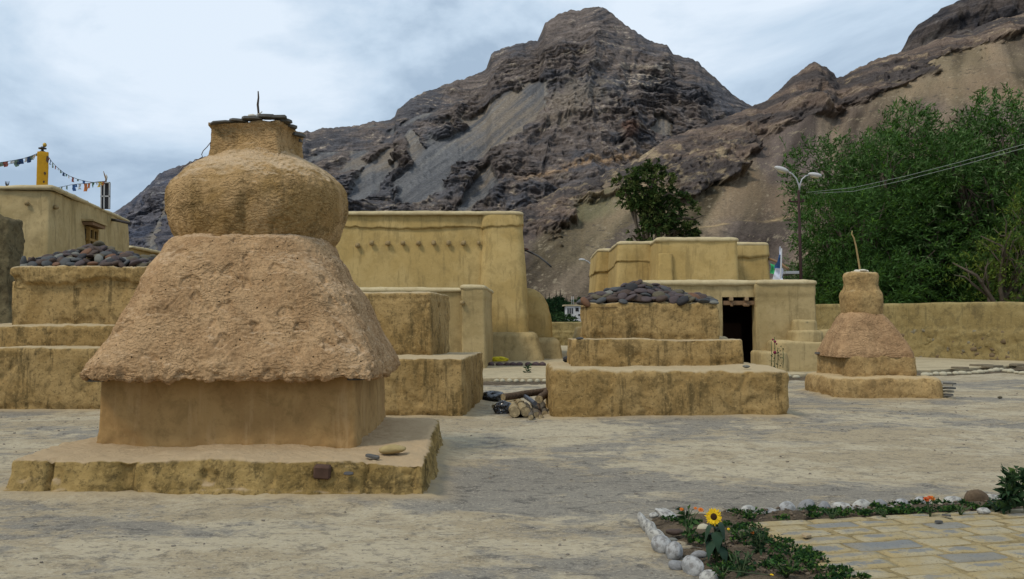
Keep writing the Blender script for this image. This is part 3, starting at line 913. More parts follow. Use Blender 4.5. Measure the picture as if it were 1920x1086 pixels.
# thin wire leaving the neck
wp = [A(x, y, 11.0) for x, y in ((399, 262), (388, 276), (381, 283), (378, 290), (380, 294), (372, 299), (366, 299), (362, 304), (356, 303), (351, 309), (343, 313), (338, 320))]
tube_obj('wire', wp, .005, flat('rusty_wire', (.12, .09, .07), .8), big, 5)
# pebbles and chips set in the skirt, a shard in the plinth front
def on_skirt(px, py, name, s, mat, seed, dd=None):
    d = dd or 10.1
    o = put(name, stone_mesh(seed, 2), mat, big, world=False)
    p = A(px, py, d)
    o.location = (p[0] - SX, p[1] - SY, p[2]); o.scale = s
M_pebble = flat('grey_pebble', (.10, .095, .095), .8, .2, .4, scale=8)
on_skirt(580, 601, 'pebble', (.075, .08, .07), M_pebble, 5, 10.17)
on_skirt(684, 651, 'pebble', (.10, .06, .06), M_slate, 6, 10.45)
on_skirt(661, 563, 'pebble', (.06, .05, .06), M_slate, 8, 10.9)
on_skirt(526, 461, 'pebble', (.04, .04, .04), M_pebble, 9, 10.4)
for i, (x, y) in enumerate(((1 * 105 + 12, 870), (245, 868), (340, 866), (420, 867), (330, 640), (240, 705), (470, 868))):
    pass
box_obj('brick', (PX(604, 8.8, 884), 8.83, PZ(885, 8.8)), (.15, .12, .12), flat('brick_red', (.085, .05, .036), .9, .1, .6, bump=.8, scale=9), big, rot=Matrix.Rotation(R(4), 3, 'Y') @ Matrix.Rotation(R(6), 3, 'X'), bev=.015)
slab(big, PX(655, 8.82, 880), 8.78, PZ(887, 8.8), .09, .03, .02, 0, 92, M_pebble, 'slate', (70, 0))
slab(big, PX(165, 9.8, 709), 10.02, .985, .26, .2, .022, 0, 93, M_slate, 'slate')
slab(big, PX(660, 9.8, 709), 10.02, 1.0, .2, .2, .022, 0, 94, M_slate, 'slate')
# loose things lying on the plinth
zt = .325
p = G(734, 853, zt)
o = put('stone', stone_mesh(12, 3, .14), flat('tan_stone', (.34, .26, .12), .9, .1, .35, bump=.5, scale=6))
o.location = (p[0], p[1] + .05, zt + .045); o.scale = (.27, .15, .085); o.rotation_euler = (0, R(-4), R(8))
tag(o, 'flat tan oval stone lying on the plinth of the big shrine', 'stone')
p = G(698, 858, zt)
tag(slab(None, p[0], p[1], zt + .012, .16, .08, .02, -20, 95, M_slate, 'slate_chip', (5, 8)), 'grey slate chip beside the oval stone on the plinth', 'slate chip')

# ================================================================ stepped platforms
def gully(px_list, depth, width, y_max, seed=0):
    def f(P, N, row):
        x, y, z = P[..., 0], P[..., 1], P[..., 2]
        d = 0 * x
        for px in px_list:
            xc = PX(px, y_max - .5)
            d = d - depth * np.exp(-((x - xc - fbm(stack3(z * 3, z * 0 + px, z * 0), 1, 2, seed) * .04) / width) ** 2) * (y < y_max)
        return d
    return f

def tier(parent, c0, z0, z1, mat=M_block, r=.10, taper=.03, bev=.06, seed=0, res=.035, extra=None, name='tier', a=(.035, 1.0, .012, 6), capres=.12):
    def ex(P, N, row):
        z = P[..., 2]
        low = sstep(z0 + .16, z0 + .02, z + fbm(P, 2.2, 3, seed + 40) * .07)
        d = low * (fbm(P, 7, 3, seed + 41) * .035 - .02) - ridged(P * np.array([1, 1, .35], dtype=np.float32), 1.7, 2, seed + 45) ** 8 * .02 * (N[..., 2] < .6)
        d = d - sstep(.45, .75, fbm(P, 3.3, 3, seed + 42)) * .03 * sstep(.9, .4, N[..., 2])
        if extra is not None: d = d + extra(P, N, row)
        return d
    return loft(name, box_rings(c0, z0 - .08, offset_poly(c0, taper), z1, r, r, bev), mat, parent, res, rough_disp(*a, seed, ex), capres=capres)

# centre platform: three tiers with a heap of stones
cp = thing('stepped_platform', 'three-tiered mud platform in the centre, topped with dark stones, near the doorway', 'platform', (3.2, 17.5, 0))
b0 = [G2(1031, 787), G2(1484, 785), (PX(1484, 15.8) + .1, 19.6), (PX(1031, 15.8) - .12, 19.6)]
b0 = [(b0[0][0], 15.75), (b0[1][0], 15.85), (b0[1][0] + .04, 19.3), (b0[0][0] + .02, 19.3)]
foot(b0)
tier(cp, b0, 0, .80, seed=101, r=.14, bev=.12, extra=gully((1120, 1205, 1300, 1390), .015, .05, 16.4))
b1 = [(PX(1069, 17.0), 17.0), (PX(1400, 17.0), 17.0), (PX(1400, 17.0) + .05, 19.0), (PX(1069, 17.0) - .02, 19.0)]
tier(cp, b1, .78, PZ(636, 17.0), seed=111, r=.10, bev=.04, taper=.05)
b2 = [(PX(1097, 17.4), 17.4), (PX(1352, 17.4), 17.4), (PX(1352, 17.4) + .02, 18.9), (PX(1097, 17.4), 18.9)]
ZC = PZ(568, 17.4)
tier(cp, b2, 1.22, ZC, seed=121, r=.09, bev=.05, taper=.02, a=(.03, 1.2, .018, 6))

# left platform
lp = thing('stepped_platform', 'three-tiered mud platform behind the big shrine at the left, topped with dark stones', 'platform', (-7.6, 18.6, 0))
c0 = [(-11.6, 17.2), (PX(330, 17.2), 17.2), (PX(330, 17.2), 21.2), (-11.6, 21.2)]
foot(c0)
tier(lp, c0, 0, PZ(652, 17.2), seed=131, r=.12, bev=.07)
c1 = [(-11.0, 17.75), (PX(318, 17.75), 17.75), (PX(318, 17.75), 20.8), (-11.0, 20.8)]
tier(lp, c1, 1.05, PZ(611, 17.75), seed=141, r=.10, bev=.06, a=(.035, 1.2, .018, 6))
c2 = [(PX(19, 18.3), 18.3), (PX(300, 18.3), 18.3), (PX(300, 18.3), 20.4), (PX(19, 18.3), 20.4)]
tier(lp, c2, 1.40, PZ(528, 18.3) + .02, seed=151, r=.07, bev=.04, taper=.0, a=(.02, 1.2, .010, 6))
ZL = PZ(500, 18.25)
c3 = [(PX(16, 18.22), 18.22), (PX(303, 18.22), 18.22), (PX(303, 18.22), 20.5), (PX(16, 18.22), 20.5)]
def lip_extra(P, N, row):
    z = P[..., 2]
    w = fbm(P * np.array([1, 1, .2], dtype=np.float32), 4, 3, 160)
    return sstep(PZ(528, 18.3) + .06 + w * .10, PZ(528, 18.3) - .02 + w * .10, z) * -.09 + fbm(P, 9, 3, 161, .65) * .02
loft('rim', [(c3, .07, PZ(528, 18.3) - .12)] + box_rings(c3, PZ(528, 18.3), c3, ZL, .07, .07, .05), M_block, lp, .028, rough_disp(.02, 1.3, .012, 6, 162, lip_extra), capres=.12)

# platform between the big shrine and the low building
mp = thing('stepped_platform', 'two-tiered mud platform with a bare top, right behind the big shrine', 'platform', (-2.8, 18, 0))
d0 = [(-4.7, 16.0), (PX(870, 16.0), 16.0), (PX(908, 19.7), 19.7), (-4.7, 19.7)]
foot(d0)
tier(mp, d0, 0, PZ(672, 16.0), seed=171, r=.06, bev=.05, taper=.01, extra=gully((782, 742), .02, .04, 16.5))
d1 = [(-4.1, 17.35), (PX(812, 17.35), 17.35), (PX(849, 20.0), 19.4), (-4.1, 19.4)]
d1[2] = (PX(846, 19.4), 19.4)
tier(mp, d1, .92, PZ(547, 17.35), seed=181, r=.06, bev=.07, taper=.03, extra=lambda P, N, row: -.02 * np.exp(-((P[..., 2] - 2.02 - fbm(P, 1.2, 3, 8) * .06) / .02) ** 2))

# ================================================================ small shrine on the right
ss = thing('mud_shrine', 'small bell-shaped mud shrine with a bent stick on top, by the right wall', 'shrine', (7.6, 21, 0))
e0 = [(PX(1560, 19.7), 19.75), (PX(1768, 19.7), 19.55), (PX(1768, 19.6) + .02, 22.0), (PX(1503, 22.0), 22.1)]
foot(e0)
tier(ss, e0, 0, PZ(706, 19.9), M_small, r=.22, bev=.12, seed=201, a=(.04, 1.4, .015, 6), name='tier')
e1 = [(PX(1585, 20.15), 20.15), (PX(1723, 20.15), 20.15), (PX(1722, 20.1) + .02, 21.8), (PX(1529, 21.7), 21.8)]
tier(ss, e1, .42, PZ(665, 20.2), M_small, r=.14, bev=.08, seed=211, a=(.03, 1.4, .012, 6), name='tier')
bx, by = PX(1616, 20.95), 20.95
zt2 = PZ(665, 20.2)
bp = [(zt2 - .06, .80, .78, .10, bx + .03), (zt2 + .02, .79, .775, .12, bx + .03), (PZ(650, 20.95), .74, .73, .15, bx + .02), (PZ(625, 20.95), .625, .625, .18, bx + .01),
      (PZ(606, 20.95), .51, .51, .22, bx), (PZ(596, 20.95), .45, .45, .25, bx), (PZ(588, 20.95), .38, .38, .3, bx)]
loft('skirt', [(sq(cx, by, hx, hy), r_, z) for z, hx, hy, r_, cx in bp], M_smallpink, ss, .03, rough_disp(.03, 1.8, .010, 7, 221, lambda P, N, r_: hair_strokes(P, 222) * .006))
pp = [(PZ(590, 20.95), .36), (PZ(586, 20.95), .375), (PZ(575, 20.95), .39), (PZ(556, 20.95), .41), (PZ(549, 20.95), .395), (PZ(543, 20.95), .345), (PZ(535, 20.95), .325), (PZ(518, 20.95), .335), (PZ(513, 20.95), .31), (PZ(511, 20.95), .26)]
loft('pot', [(sq(bx, by, h, h), h * .75, z) for z, h in pp], M_small, ss, .025, rough_disp(.025, 2.2, .012, 7, 231, lambda P, N, r_: hair_strokes(P, 232) * .008))
tube_obj('stick', [A(x, y, 20.9) for x, y in ((1612, 512), (1612, 503), (1609, 485), (1605, 462), (1601, 446), (1597, 439), (1598, 433))], [.022, .022, .02, .018, .016, .014, .01],
         flat('yellow_stick', (.30, .22, .10), .9, .1, .3), ss, 7)
for i, (x, y, s) in enumerate(((1607, 509, (.13, .12, .07)), (1618, 508, (.16, .12, .06)), (1626, 509, (.07, .09, .05)))):
    o = put('cloth_knot', stone_mesh(20 + i, 2, .3), flat('rag', (.58, .54, .44), .95), ss, world=False)
    q = A(x, y, 20.85); o.location = (q[0] - 7.6, q[1] - 21, q[2] + .005); o.scale = s
slab(ss, PX(1533, 21.6), 21.5, PZ(662, 21.5), .22, .2, .04, 20, 97, M_slate, 'slate')
# flat stones stacked beside it
for i, (px, py, sx, sy, th) in enumerate(((1776, 747, .24, .3, .05), (1772, 741, .26, .3, .035), (1776, 735, .16, .24, .04), (1778, 729, .24, .3, .03), (1773, 723, .26, .26, .035), (1778, 720, .22, .24, .03))):
    dd = 19.75
    s_ = slab(None, PX(px, dd), dd, max(.03, PZ(py, dd) + .01), sx, sy, th, i * 40, 110 + i, M_slate if i % 2 else flat('pale_slate', (.27, .24, .18), .9, .1, .3), 'slate')
    tag(s_, ('lowest', 'second lowest', 'third lowest', 'third from the top', 'second from the top', 'topmost')[i] + ' flat slate in the little stack beside the small shrine', 'slate', 'flat slates stacked beside the small shrine')
# ================================================================ buildings
def line_ledge(zl, amp, depth, seed, wav=.12, above=True):
    """the plaster above a ragged line stands proud"""
    def f(P, N, row):
        z = P[..., 2]
        w = fbm(P * np.array([1, 1, .1], dtype=np.float32), .8, 2, seed) * wav + fbm(P, 4, 3, seed + 1) * amp
        s = sstep(-.02, .02, z - zl - w)
        return s * depth * sstep(.9, .3, N[..., 2])
    return f

def wall_block(parent, name, c0, z0, c1, z1, mat, seed, res=.09, r=.12, extra=None, a=(.04, .35, .012, 2.2), capres=1.5, bev=.03):
    return loft(name, box_rings(c0, z0, c1, z1, r, r, bev), mat, parent, res, rough_disp(*a, seed, extra), capres=capres)

def coping(parent, c1, z, th=.13, over=.05, seed=0, r=.15, res=.09, mat=M_coping):
    cs = offset_poly(c1, -over)
    rings = [(offset_poly(cs, .05), r, z - .03), (cs, r, z), (cs, r, z + th * .45), (offset_poly(cs, .03), r, z + th * .8), (offset_poly(cs, .09), r, z + th), (offset_poly(cs, .3), r, z + th + .02)]
    return loft('coping', rings, mat, parent, res, rough_disp(.02, .8, .012, 5, seed), capres=1.5)

def lip(parent, c0, z0, c1, z1, zl, mat, seed, out=.035, amp=.10, res=.06, r=.15, name='plaster_edge'):
    """the newer, thicker plaster of the parapet, ending below in a ragged line"""
    k = (zl - z0) / (z1 - z0)
    cl = offset_poly([(a[0] * (1 - k) + b[0] * k, a[1] * (1 - k) + b[1] * k) for a, b in zip(c0, c1)], -out)
    ct = offset_poly(c1, -out)
    o = loft(name, [(offset_poly(cl, out + .05), r, zl), (cl, r, zl), (ct, r, z1 - .005)], mat, parent, res, rough_disp(.03, .35, .010, 2.2, seed), cap=False)
    V = np.empty(len(o.data.vertices) * 3, np.float32); o.data.vertices.foreach_get('co', V); V = V.reshape(-1, 3)
    w = np.clip((z1 - V[:, 2]) / (z1 - zl), 0, 1)
    P = V.copy(); P[:, 2] = 0
    V[:, 2] += w * (fbm(P, .45, 2, seed) * amp + fbm(P, 3.5, 3, seed + 1, .6) * .045)
    o.data.vertices.foreach_set('co', V.ravel()); o.data.update()
    return o

def taper_quad(c0, t):
    return offset_poly(c0, t)

# ---- tall hall in the centre left
ZB = .0
hall = thing('mud_hall', 'tall yellow mud hall with a row of stub beams high on its wall', 'building', (-4, 42, 0))
y0 = 37.0
ztop = PZ(402, y0 + .5)
xr = PX(977, y0, 402)
h0 = [(-12.5, y0), (PX(903, y0), y0), (PX(903, y0), y0 - .32), (PX(994, y0), y0 - .32), (PX(994, y0), 47), (-12.5, 47)]
h0 = [(-12.5, y0), (PX(992, y0), y0), (PX(992, y0) + .2, 46), (-12.5, 46)]
h1 = [(-12.5, y0 + .75), (PX(977, y0 + .6), y0 + .75), (PX(977, y0 + .6) + .05, 45.5), (-12.5, 45.5)]
zled = PZ(428, y0 + .6)
wall_block(hall, 'wall', h0, ZB, h1, ztop, M_wall, 301, .085, .3)
lip(hall, h0, ZB, h1, ztop, zled, M_wall, 302, .04, .10, r=.3)
# thickened corner
q0 = [(PX(896, y0), y0 - .42), (PX(990, y0) + .12, y0 - .42), (PX(990, y0) + .12, y0 + 3), (PX(896, y0), y0 + 3)]
q1 = [(PX(904, y0 + .6), y0 + .52), (PX(977, y0 + .6) + .03, y0 + .52), (PX(977, y0 + .6) + .03, y0 + 3), (PX(904, y0 + .6), y0 + 3)]
wall_block(hall, 'buttress', q0, ZB, q1, ztop, M_wall, 311, .07, .42)
lip(hall, q0, ZB, q1, ztop, zled + .08, M_wall, 312, .035, .10, .05, .40)
coping(hall, [(-12.5, y0 + .72), (PX(978, y0 + .6) + .02, y0 + .50), (PX(978, y0 + .6) + .05, 45.5), (-12.5, 45.5)], ztop, .14, .06, 321, .3)
# rounded side buttress
k0 = [(PX(985, 38.0), 38.2), (PX(1037, 39.2), 38.6), (PX(1037, 39.2), 43), (PX(985, 38), 43)]
def lens(px0, px1, y, z, yb=3.5):
    return [(PX(px0, y), y), (PX(px1, y), y), (PX(px1, y), y + yb), (PX(px0, y), y + yb)]
yk = 38.6
ks = [(1037, 612, 0), (1034, 590, 0), (1029, 572, .1), (1021, 557, .2), (1012, 548, .35), (1002, 543, .5), (994, 541, .7)]
loft('buttress', [(lens(970, 1037, yk, 0), .5, 0)] + [(lens(970, x, yk + o_, 0), .5 if x > 1005 else .3, PZ(y, yk)) for x, y, o_ in ks], M_wall, hall, .08, rough_disp(.05, .5, .012, 3, 331), capres=.5)
# benches at the foot
def bench(parent, px0, px1, y, pyt, depth, seed, slope=.25, r=.5, mat=M_wall2, zb=.05, name='bench', grooves=()):
    zt = PZ(pyt, y + slope + .1)
    c0 = [(PX(px0, y), y), (PX(px1, y), y), (PX(px1, y), y + depth), (PX(px0, y), y + depth)]
    c1 = [(PX(px0, y), y + slope), (PX(px1, y) - slope * .9, y + slope), (PX(px1, y) - slope * .9, y + depth), (PX(px0, y), y + depth)]
    def ex(P, N, row):
        d = 0 * P[..., 0]
        for g in grooves: d = d - .035 * np.exp(-((P[..., 0] - PX(g, y)) / .035) ** 2)
        return d * sstep(.8, .2, N[..., 2])
    return loft(name, box_rings(c0, zb, c1, zt, r, r * .8, .28, 6), mat, parent, .06, rough_disp(.05, .6, .012, 4, seed, ex), capres=.3)
bench(hall, 905, 1023, 36.0, 622, 2.0, 341, .35, .45, grooves=(945, 960, 1000))
bench(hall, 985, 1056, 38.0, 634, 2.5, 351, .15, .2)
# stub beams
M_stub = flat('stub_stone', (.30, .22, .11), .95, .1, .4, bump=.6, scale=8)
for i, px in enumerate((669, 695, 726, 754, 784, 812, 840, 869, 897)):
    zz = PZ(455 + (4 if i == 0 else 0), y0 + .3)
    me = stone_mesh(60 + i, 2, .25, power=.6)
    o = put('stub_beam', me, M_stub, hall, world=False)
    o.location = (PX(px, y0 + .35) + 4, y0 + .50 - 42, zz); o.scale = (.19, .22, .20) if i != 8 else (.14, .2, .16)
tube_obj('drain_spout', [A(x, y, d) for x, y, d in ((976, 468, 38.5), (984, 469, 38.2), (996, 474, 38), (1010, 481, 37.8), (1024, 492, 37.6), (1034, 501, 37.5))], .035, flat('black_pipe', (.02, .02, .022), .5, .4), hall, 7)
slab(hall, PX(984, 38.3), 38.3, PZ(467, 38.3), .35, .12, .07, 0, 361, flat('red_board', (.12, .05, .035), .8), 'board', (0, 12))

# ---- low building in front of the hall
low = thing('mud_house', 'low flat-roofed mud house in front of the tall hall', 'building', (-3, 32, 0))
yl = 30.4
zl = PZ(541, yl)
l0 = [(-8.5, yl + .5), (PX(869, yl), yl + .5), (PX(869, yl), yl + 5.6), (-8.5, yl + 5.6)]
wall_block(low, 'wall', l0, 0, taper_quad(l0, .04), PZ(546, yl + .5), M_wall2, 371, .07, .08)
l1 = [(PX(866, yl), yl), (PX(911, yl), yl), (PX(911, yl) + .14, yl + 5.7), (PX(866, yl), yl + 5.7)]
l1t = [(PX(865, yl), yl + .03), (PX(908, yl), yl + .03), (PX(908, yl) + .14, yl + 5.7), (PX(865, yl), yl + 5.7)]
wall_block(low, 'wall', l1, 0, l1t, zl, M_wall2, 381, .06, .07, lambda P, N, r_: .02 * sstep(-.02, .02, P[..., 2] - zl + .32 - fbm(P, 1.5, 3, 5) * .05))
coping(low, taper_quad(l0, .02), PZ(546, yl + .5) - .01, .12, .05, 385, .1, .07)
coping(low, l1t, zl, .12, .05, 386, .12, .06)
o = put('stub_beam', stone_mesh(77, 2, .25, power=.6), M_stub, low, world=False)
o.location = (PX(867, yl) + 3, yl - .03 - 32, PZ(568, yl)); o.scale = (.17, .25, .14)

# ---- right-hand building: stepped tall part
rt = thing('mud_temple', 'tall stepped mud temple with pale coping behind the low entrance wing', 'building', (8, 40, 0))
def seg(px0, px1, y, pyt, dep, seed, tl=.35, tr=.1, ledge=None, depth=.05, cr=.2):
    zt = PZ(pyt, y + .2) - .10
    c1 = [(PX(px0, y + .3, pyt), y + .3), (PX(px1, y + .3, pyt), y + .3), (PX(px1, y + .3, pyt), y + dep), (PX(px0, y + .3, pyt) + .15, y + dep)]
    c0 = [(c1[0][0] - tl, y), (c1[1][0] + tr, y), (c1[2][0] + tr, y + dep), (c1[3][0] - tl, y + dep)]
    wall_block(rt, 'wall', c0, 0, c1, zt, M_wall, seed, .085, cr)
    if ledge: lip(rt, c0, 0, c1, zt, zt - ledge, M_wall, seed + 2, .035, .08, .07, cr)
    coping(rt, c1, zt, .13, .05, seed + 3, cr, .08)
    return c0, c1
s3 = seg(1233, 1384, 35.6, 446, 9, 401, .2, .12)
s2 = seg(1160, 1300, 37.6, 453, 8, 411, .35, .1, .75, .05)
s1 = seg(1122, 1220, 42.2, 467, 6, 421, .45, .1, .85, .07)
s4 = seg(1360, 1440, 37.4, 455, 7, 431, .1, .35, .42, .05)
# a buttress on the nearest face
zt = PZ(446, 35.8) - .12
bq1 = [(PX(1235, 35.7, 446), 35.72), (PX(1262, 35.7, 446), 35.72), (PX(1262, 35.7), 37), (PX(1235, 35.7), 37)]
bq0 = [(bq1[0][0] - .2, 35.35), (bq1[1][0] + .0, 35.35), (bq1[2][0], 37), (bq1[3][0] - .2, 37)]
wall_block(rt, 'buttress', bq0, 0, bq1, zt - .45, M_wall, 441, .06, .1)
tube_obj('drain_spout', [A(x, y, d) for x, y, d in ((1436, 484, 38.2), (1450, 488, 37.4), (1465, 495, 36.6), (1478, 505, 36))], .05, M_wood, rt, 7)

# ---- low entrance wing
ent = thing('entrance_wing', 'low mud entrance wing with a dark doorway under wooden beams', 'building', (8, 32, 0))
ye = 29.6
ze = PZ(527, ye) - .10
xa, xb, xc, xd = PX(1203, ye), PX(1356, ye), PX(1418, ye), PX(1536, ye)
zl2 = PZ(557, ye)
zw = PZ(573, ye)
def ebox(name, x0, x1, y0_, y1_, z0, z1, mat, seed, r=.04, extra=None, par=None, res=.07, xt0=None, xt1=None):
    c0 = quad(x0, y0_, x1, y1_)
    c1 = quad(x0 if xt0 is None else xt0, y0_ + .02, x1 if xt1 is None else xt1, y1_)
    return loft(name, box_rings(c0, z0, c1, z1, r, r, .02), mat, par or ent, res, rough_disp(.015, .6, .006, 3, seed, extra), capres=1.0)
ebox('wall', xa, xb, ye + .06, ye + 5.9, 0, ze, M_wall2, 451)
ebox('wall', xc + 1.1, xd - .15, ye + .40, ye + 5.85, 0, ze - .01, M_wall2, 456)
ebox('wall', xc + .0, xd, ye - .03, ye + .5, 0, ze, M_wall2, 452, .07, lambda P, N, r_: .025 * sstep(-.02, .02, P[..., 2] - ze + .33 - fbm(P, 1.2, 2, 6) * .03), xt1=xd - .12, xt0=xc - .03)
ebox('lintel_wall', xb - .03, xc - .02, ye + .08, ye + .6, zl2, ze, M_wall2, 453)
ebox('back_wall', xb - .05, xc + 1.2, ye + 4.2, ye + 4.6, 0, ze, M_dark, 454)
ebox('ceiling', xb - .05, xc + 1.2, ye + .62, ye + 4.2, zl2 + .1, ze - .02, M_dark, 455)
# inner door post and leaf, deep in the passage
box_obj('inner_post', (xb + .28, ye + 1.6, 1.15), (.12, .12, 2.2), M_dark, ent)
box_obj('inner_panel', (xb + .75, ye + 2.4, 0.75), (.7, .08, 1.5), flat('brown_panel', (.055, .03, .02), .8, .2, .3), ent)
coping(ent, quad(xa, ye + .05, xc, ye + 5.9), ze, .12, .05, 461, .05, .07)
coping(ent, quad(xc + .03, ye - .03, xd - .10, ye + 5.9), ze + .012, .12, .05, 462, .12, .07)
# beams over the door
box_obj('lintel', ((xb + xc) / 2 + .02, ye + .22, zw + .08), (xc - xb - .02, .2, .13), M_wood, ent, bev=.012)
for px in (1372, 1401):
    b_ = box_obj('beam_end', (PX(px, ye), ye + .16, zw + .20), (.11, .34, .11), flat('cut_wood', (.30, .21, .12), .85, .1, .3), ent, bev=.012)
box_obj('bracket', (PX(1401, ye), ye + .12, zw + .02), (.2, .14, .10), M_wood, ent, bev=.03)
box_obj('bracket', (PX(1374, ye), ye + .14, zw + .03), (.08, .1, .12), M_wood, ent, bev=.02)
for i in range(5):
    pass

# rounded steps at its right
st = thing('mud_steps', 'rounded mud steps built against the right end of the entrance wing', 'steps', (PX(1500, 28.6), 28.7, 0))
def stp(px0, px1, y, pyt, dep, seed, r=.16, sl=.06, px0t=None, px1t=None):
    zt = PZ(pyt, y + sl)
    c0 = [(PX(px0, y), y), (PX(px1, y), y), (PX(px1, y), y + dep), (PX(px0, y), y + dep)]
    c1 = [(PX(px0t or px0, y), y + sl), (PX(px1t or px1, y), y + sl), (PX(px1t or px1, y), y + dep), (PX(px0t or px0, y), y + dep)]
    loft('step', box_rings(c0, 0, c1, zt, r, r, .09, 5), M_wall2, st, .05, rough_disp(.04, .9, .008, 4, seed), capres=.2)
stp(1426, 1482, 28.2, 659, 1.5, 471, .30)
stp(1455, 1562, 28.35, 640, 1.35, 472, .40)
stp(1489, 1552, 28.7, 619, 1.0, 473, .28, .05, 1490, 1548)
stp(1488, 1545, 28.95, 600, .75, 474, .38, .15, 1494, 1540)
stp(1535, 1585, 29.0, 618, .9, 475, .4, .3, 1537, 1566)

# ================================================================ boundary wall
M_rub = M_pwall
def wall_run(name, pts, ztops, th, label, seed, ledge=None, mat=M_pwall, zb=0, group=None):
    """a mud wall along a polyline, with the stones of its footing showing through"""
    n = len(pts); P = [Vector(p) for p in pts]
    out = []
    for i in range(n):
        a = P[min(i + 1, n - 1)] - P[max(i - 1, 0)]
        nrm = Vector((a.y, -a.x)).normalized()     # towards the yard
        out.append(nrm)
    L = sum((P[i + 1] - P[i]).length for i in range(n - 1))
    ncol = int(L / .09)
    acc = [0]
    for i in range(n - 1): acc.append(acc[-1] + (P[i + 1] - P[i]).length)
    s = np.linspace(0, L, ncol)
    px_ = np.interp(s, acc, [p.x for p in P]); py_ = np.interp(s, acc, [p.y for p in P])
    nx = np.interp(s, acc, [o.x for o in out]); ny = np.interp(s, acc, [o.y for o in out])
    zt = np.interp(s, acc, ztops)
    zt = zt + fbm(stack3(s, 0 * s, 0 * s), .5, 3, seed) * .06
    prof = []          # (offset, fraction of height)
    nh = 26
    for j in range(nh + 1): prof.append((th / 2 + .06 * (1 - j / nh), j / nh))
    prof += [(th / 2 - .04, 1.012), (th / 4, 1.03), (-th / 4, 1.03), (-th / 2 + .04, 1.012)]
    for j in range(8, -1, -1): prof.append((-th / 2, j / 8))
    V = np.zeros((len(prof), ncol, 3), np.float32)
    for j, (o_, h) in enumerate(prof):
        V[j, :, 0] = px_ + nx * o_; V[j, :, 1] = py_ + ny * o_; V[j, :, 2] = zb + (zt - zb) * h
    d = fbm(V, .4, 3, seed + 1) * .05 + fbm(V, 3, 4, seed + 2, .6) * .025
    if ledge:
        h = V[..., 2]
        low_ = sstep(.03, -.03, h - ledge - fbm(V, .8, 3, seed + 3) * .07)
        d = d + low_ * (.07 + np.abs(fbm(V, 2.6, 3, seed + 4)) * -.10 + .04)
    d[nh + 2:] *= .3
    V[..., 0] += nx * d; V[..., 1] += ny * d
    f = grid_faces(len(prof), ncol)
    me = mesh_np(name, V.reshape(-1, 3), f)
    return tag(put(name, me, mat), label, 'wall', group)

w_pts = [(10.2, 46), (12.2, 45), (14.6, 42.4), (16.6, 39.6), (18.9, 36.2), (21.4, 32.2), (25, 26)]
wall_run('boundary_wall', w_pts[::1], [2.2, 2.2, 2.19, 2.2, 2.22, 2.27, 2.3], .5, 'long rough mud boundary wall running past the small shrine to the right', 501, 1.22)
wall_run('boundary_wall', [(PX(1000, 58), 58), (PX(1200, 58), 58)], [PZ(605, 58)] * 2, .5, 'distant mud boundary wall seen between the hall and the stone-topped platform', 511, .9, M_pwall)
# stones showing in the footing of the right wall
bw = bpy.data.objects['boundary_wall']
_ws = [stone_mesh(560 + i, 1, .2) for i in range(6)]
_wm = [M_pwall, flat('grey_coated_stone', (.20, .175, .12), .97, .05, .5, bump=.6, scale=3), flat('brown_coated_stone', (.17, .125, .075), .97, .05, .5, bump=.6, scale=3)]
_wc = {}
rw = random.Random(55)
for _ in range(250):
    k_ = rw.uniform(2.0, 5.0); i_ = int(k_); a_, b_ = Vector(w_pts[i_]), Vector(w_pts[min(i_ + 1, 6)])
    p_ = a_.lerp(b_, k_ - i_); nr_ = Vector(((b_ - a_).y, -(b_ - a_).x)).normalized()
    key = (rw.randrange(6), rw.randrange(3))
    if key not in _wc:
        me = _ws[key[0]].copy(); me.materials.clear(); me.materials.append(_wm[key[1]]); _wc[key] = me
    h_ = rw.random() ** 1.2 * 1.05 + .12
    o = bpy.data.objects.new('stone', _wc[key]); COL.objects.link(o); o.parent = bw
    o.location = (p_.x + nr_.x * (.31 - .05 * h_), p_.y + nr_.y * (.31 - .05 * h_), h_)
    sz_ = rw.uniform(.16, .38); o.scale = (sz_, sz_ * .6, sz_ * rw.uniform(.55, .85)); o.rotation_euler = (0, rw.uniform(-.5, .5), math.atan2((b_ - a_).y, (b_ - a_).x))
# small mud lump behind the centre platform
stub = tag(loft('mud_mound', box_rings(quad(PX(1070, 45), 45, PX(1110, 45), 47), 0, quad(PX(1082, 45), 45.5, PX(1110, 45), 47), PZ(612, 45), .3, .3, .15), M_wall2, None, .12, rough_disp(.06, .7, .01, 4, 512)),
           'sloping mud mound behind the centre platform by the distant wall', 'mound')

# ================================================================ left building
lh = thing('mud_house', 'yellow mud house on the left with a small wooden window and yellow rooftop post', 'building', (-13, 30, 0))
ca, cb = A(97, 347, 26.0), A(241, 412, 35.0)
zt = ca[2]
g1 = [(-26, 26.2), (ca[0], 26.0), (cb[0], 35.0), (-26, 35.2)]
g0 = [(-26, 25.8), (ca[0] + .12, 25.6), (cb[0] + .4, 35.0), (-26, 35.2)]
zt2_ = cb[2]
def lean(P, N, row):
    return 0 * P[..., 0]
wall_block(lh, 'wall', g0, 0, g1, zt - .10, M_wall2, 521, .08, .15, None, a=(.06, .4, .02, 2.5))
coping(lh, g1, zt - .1, .10, .07, 523, .15, .1)
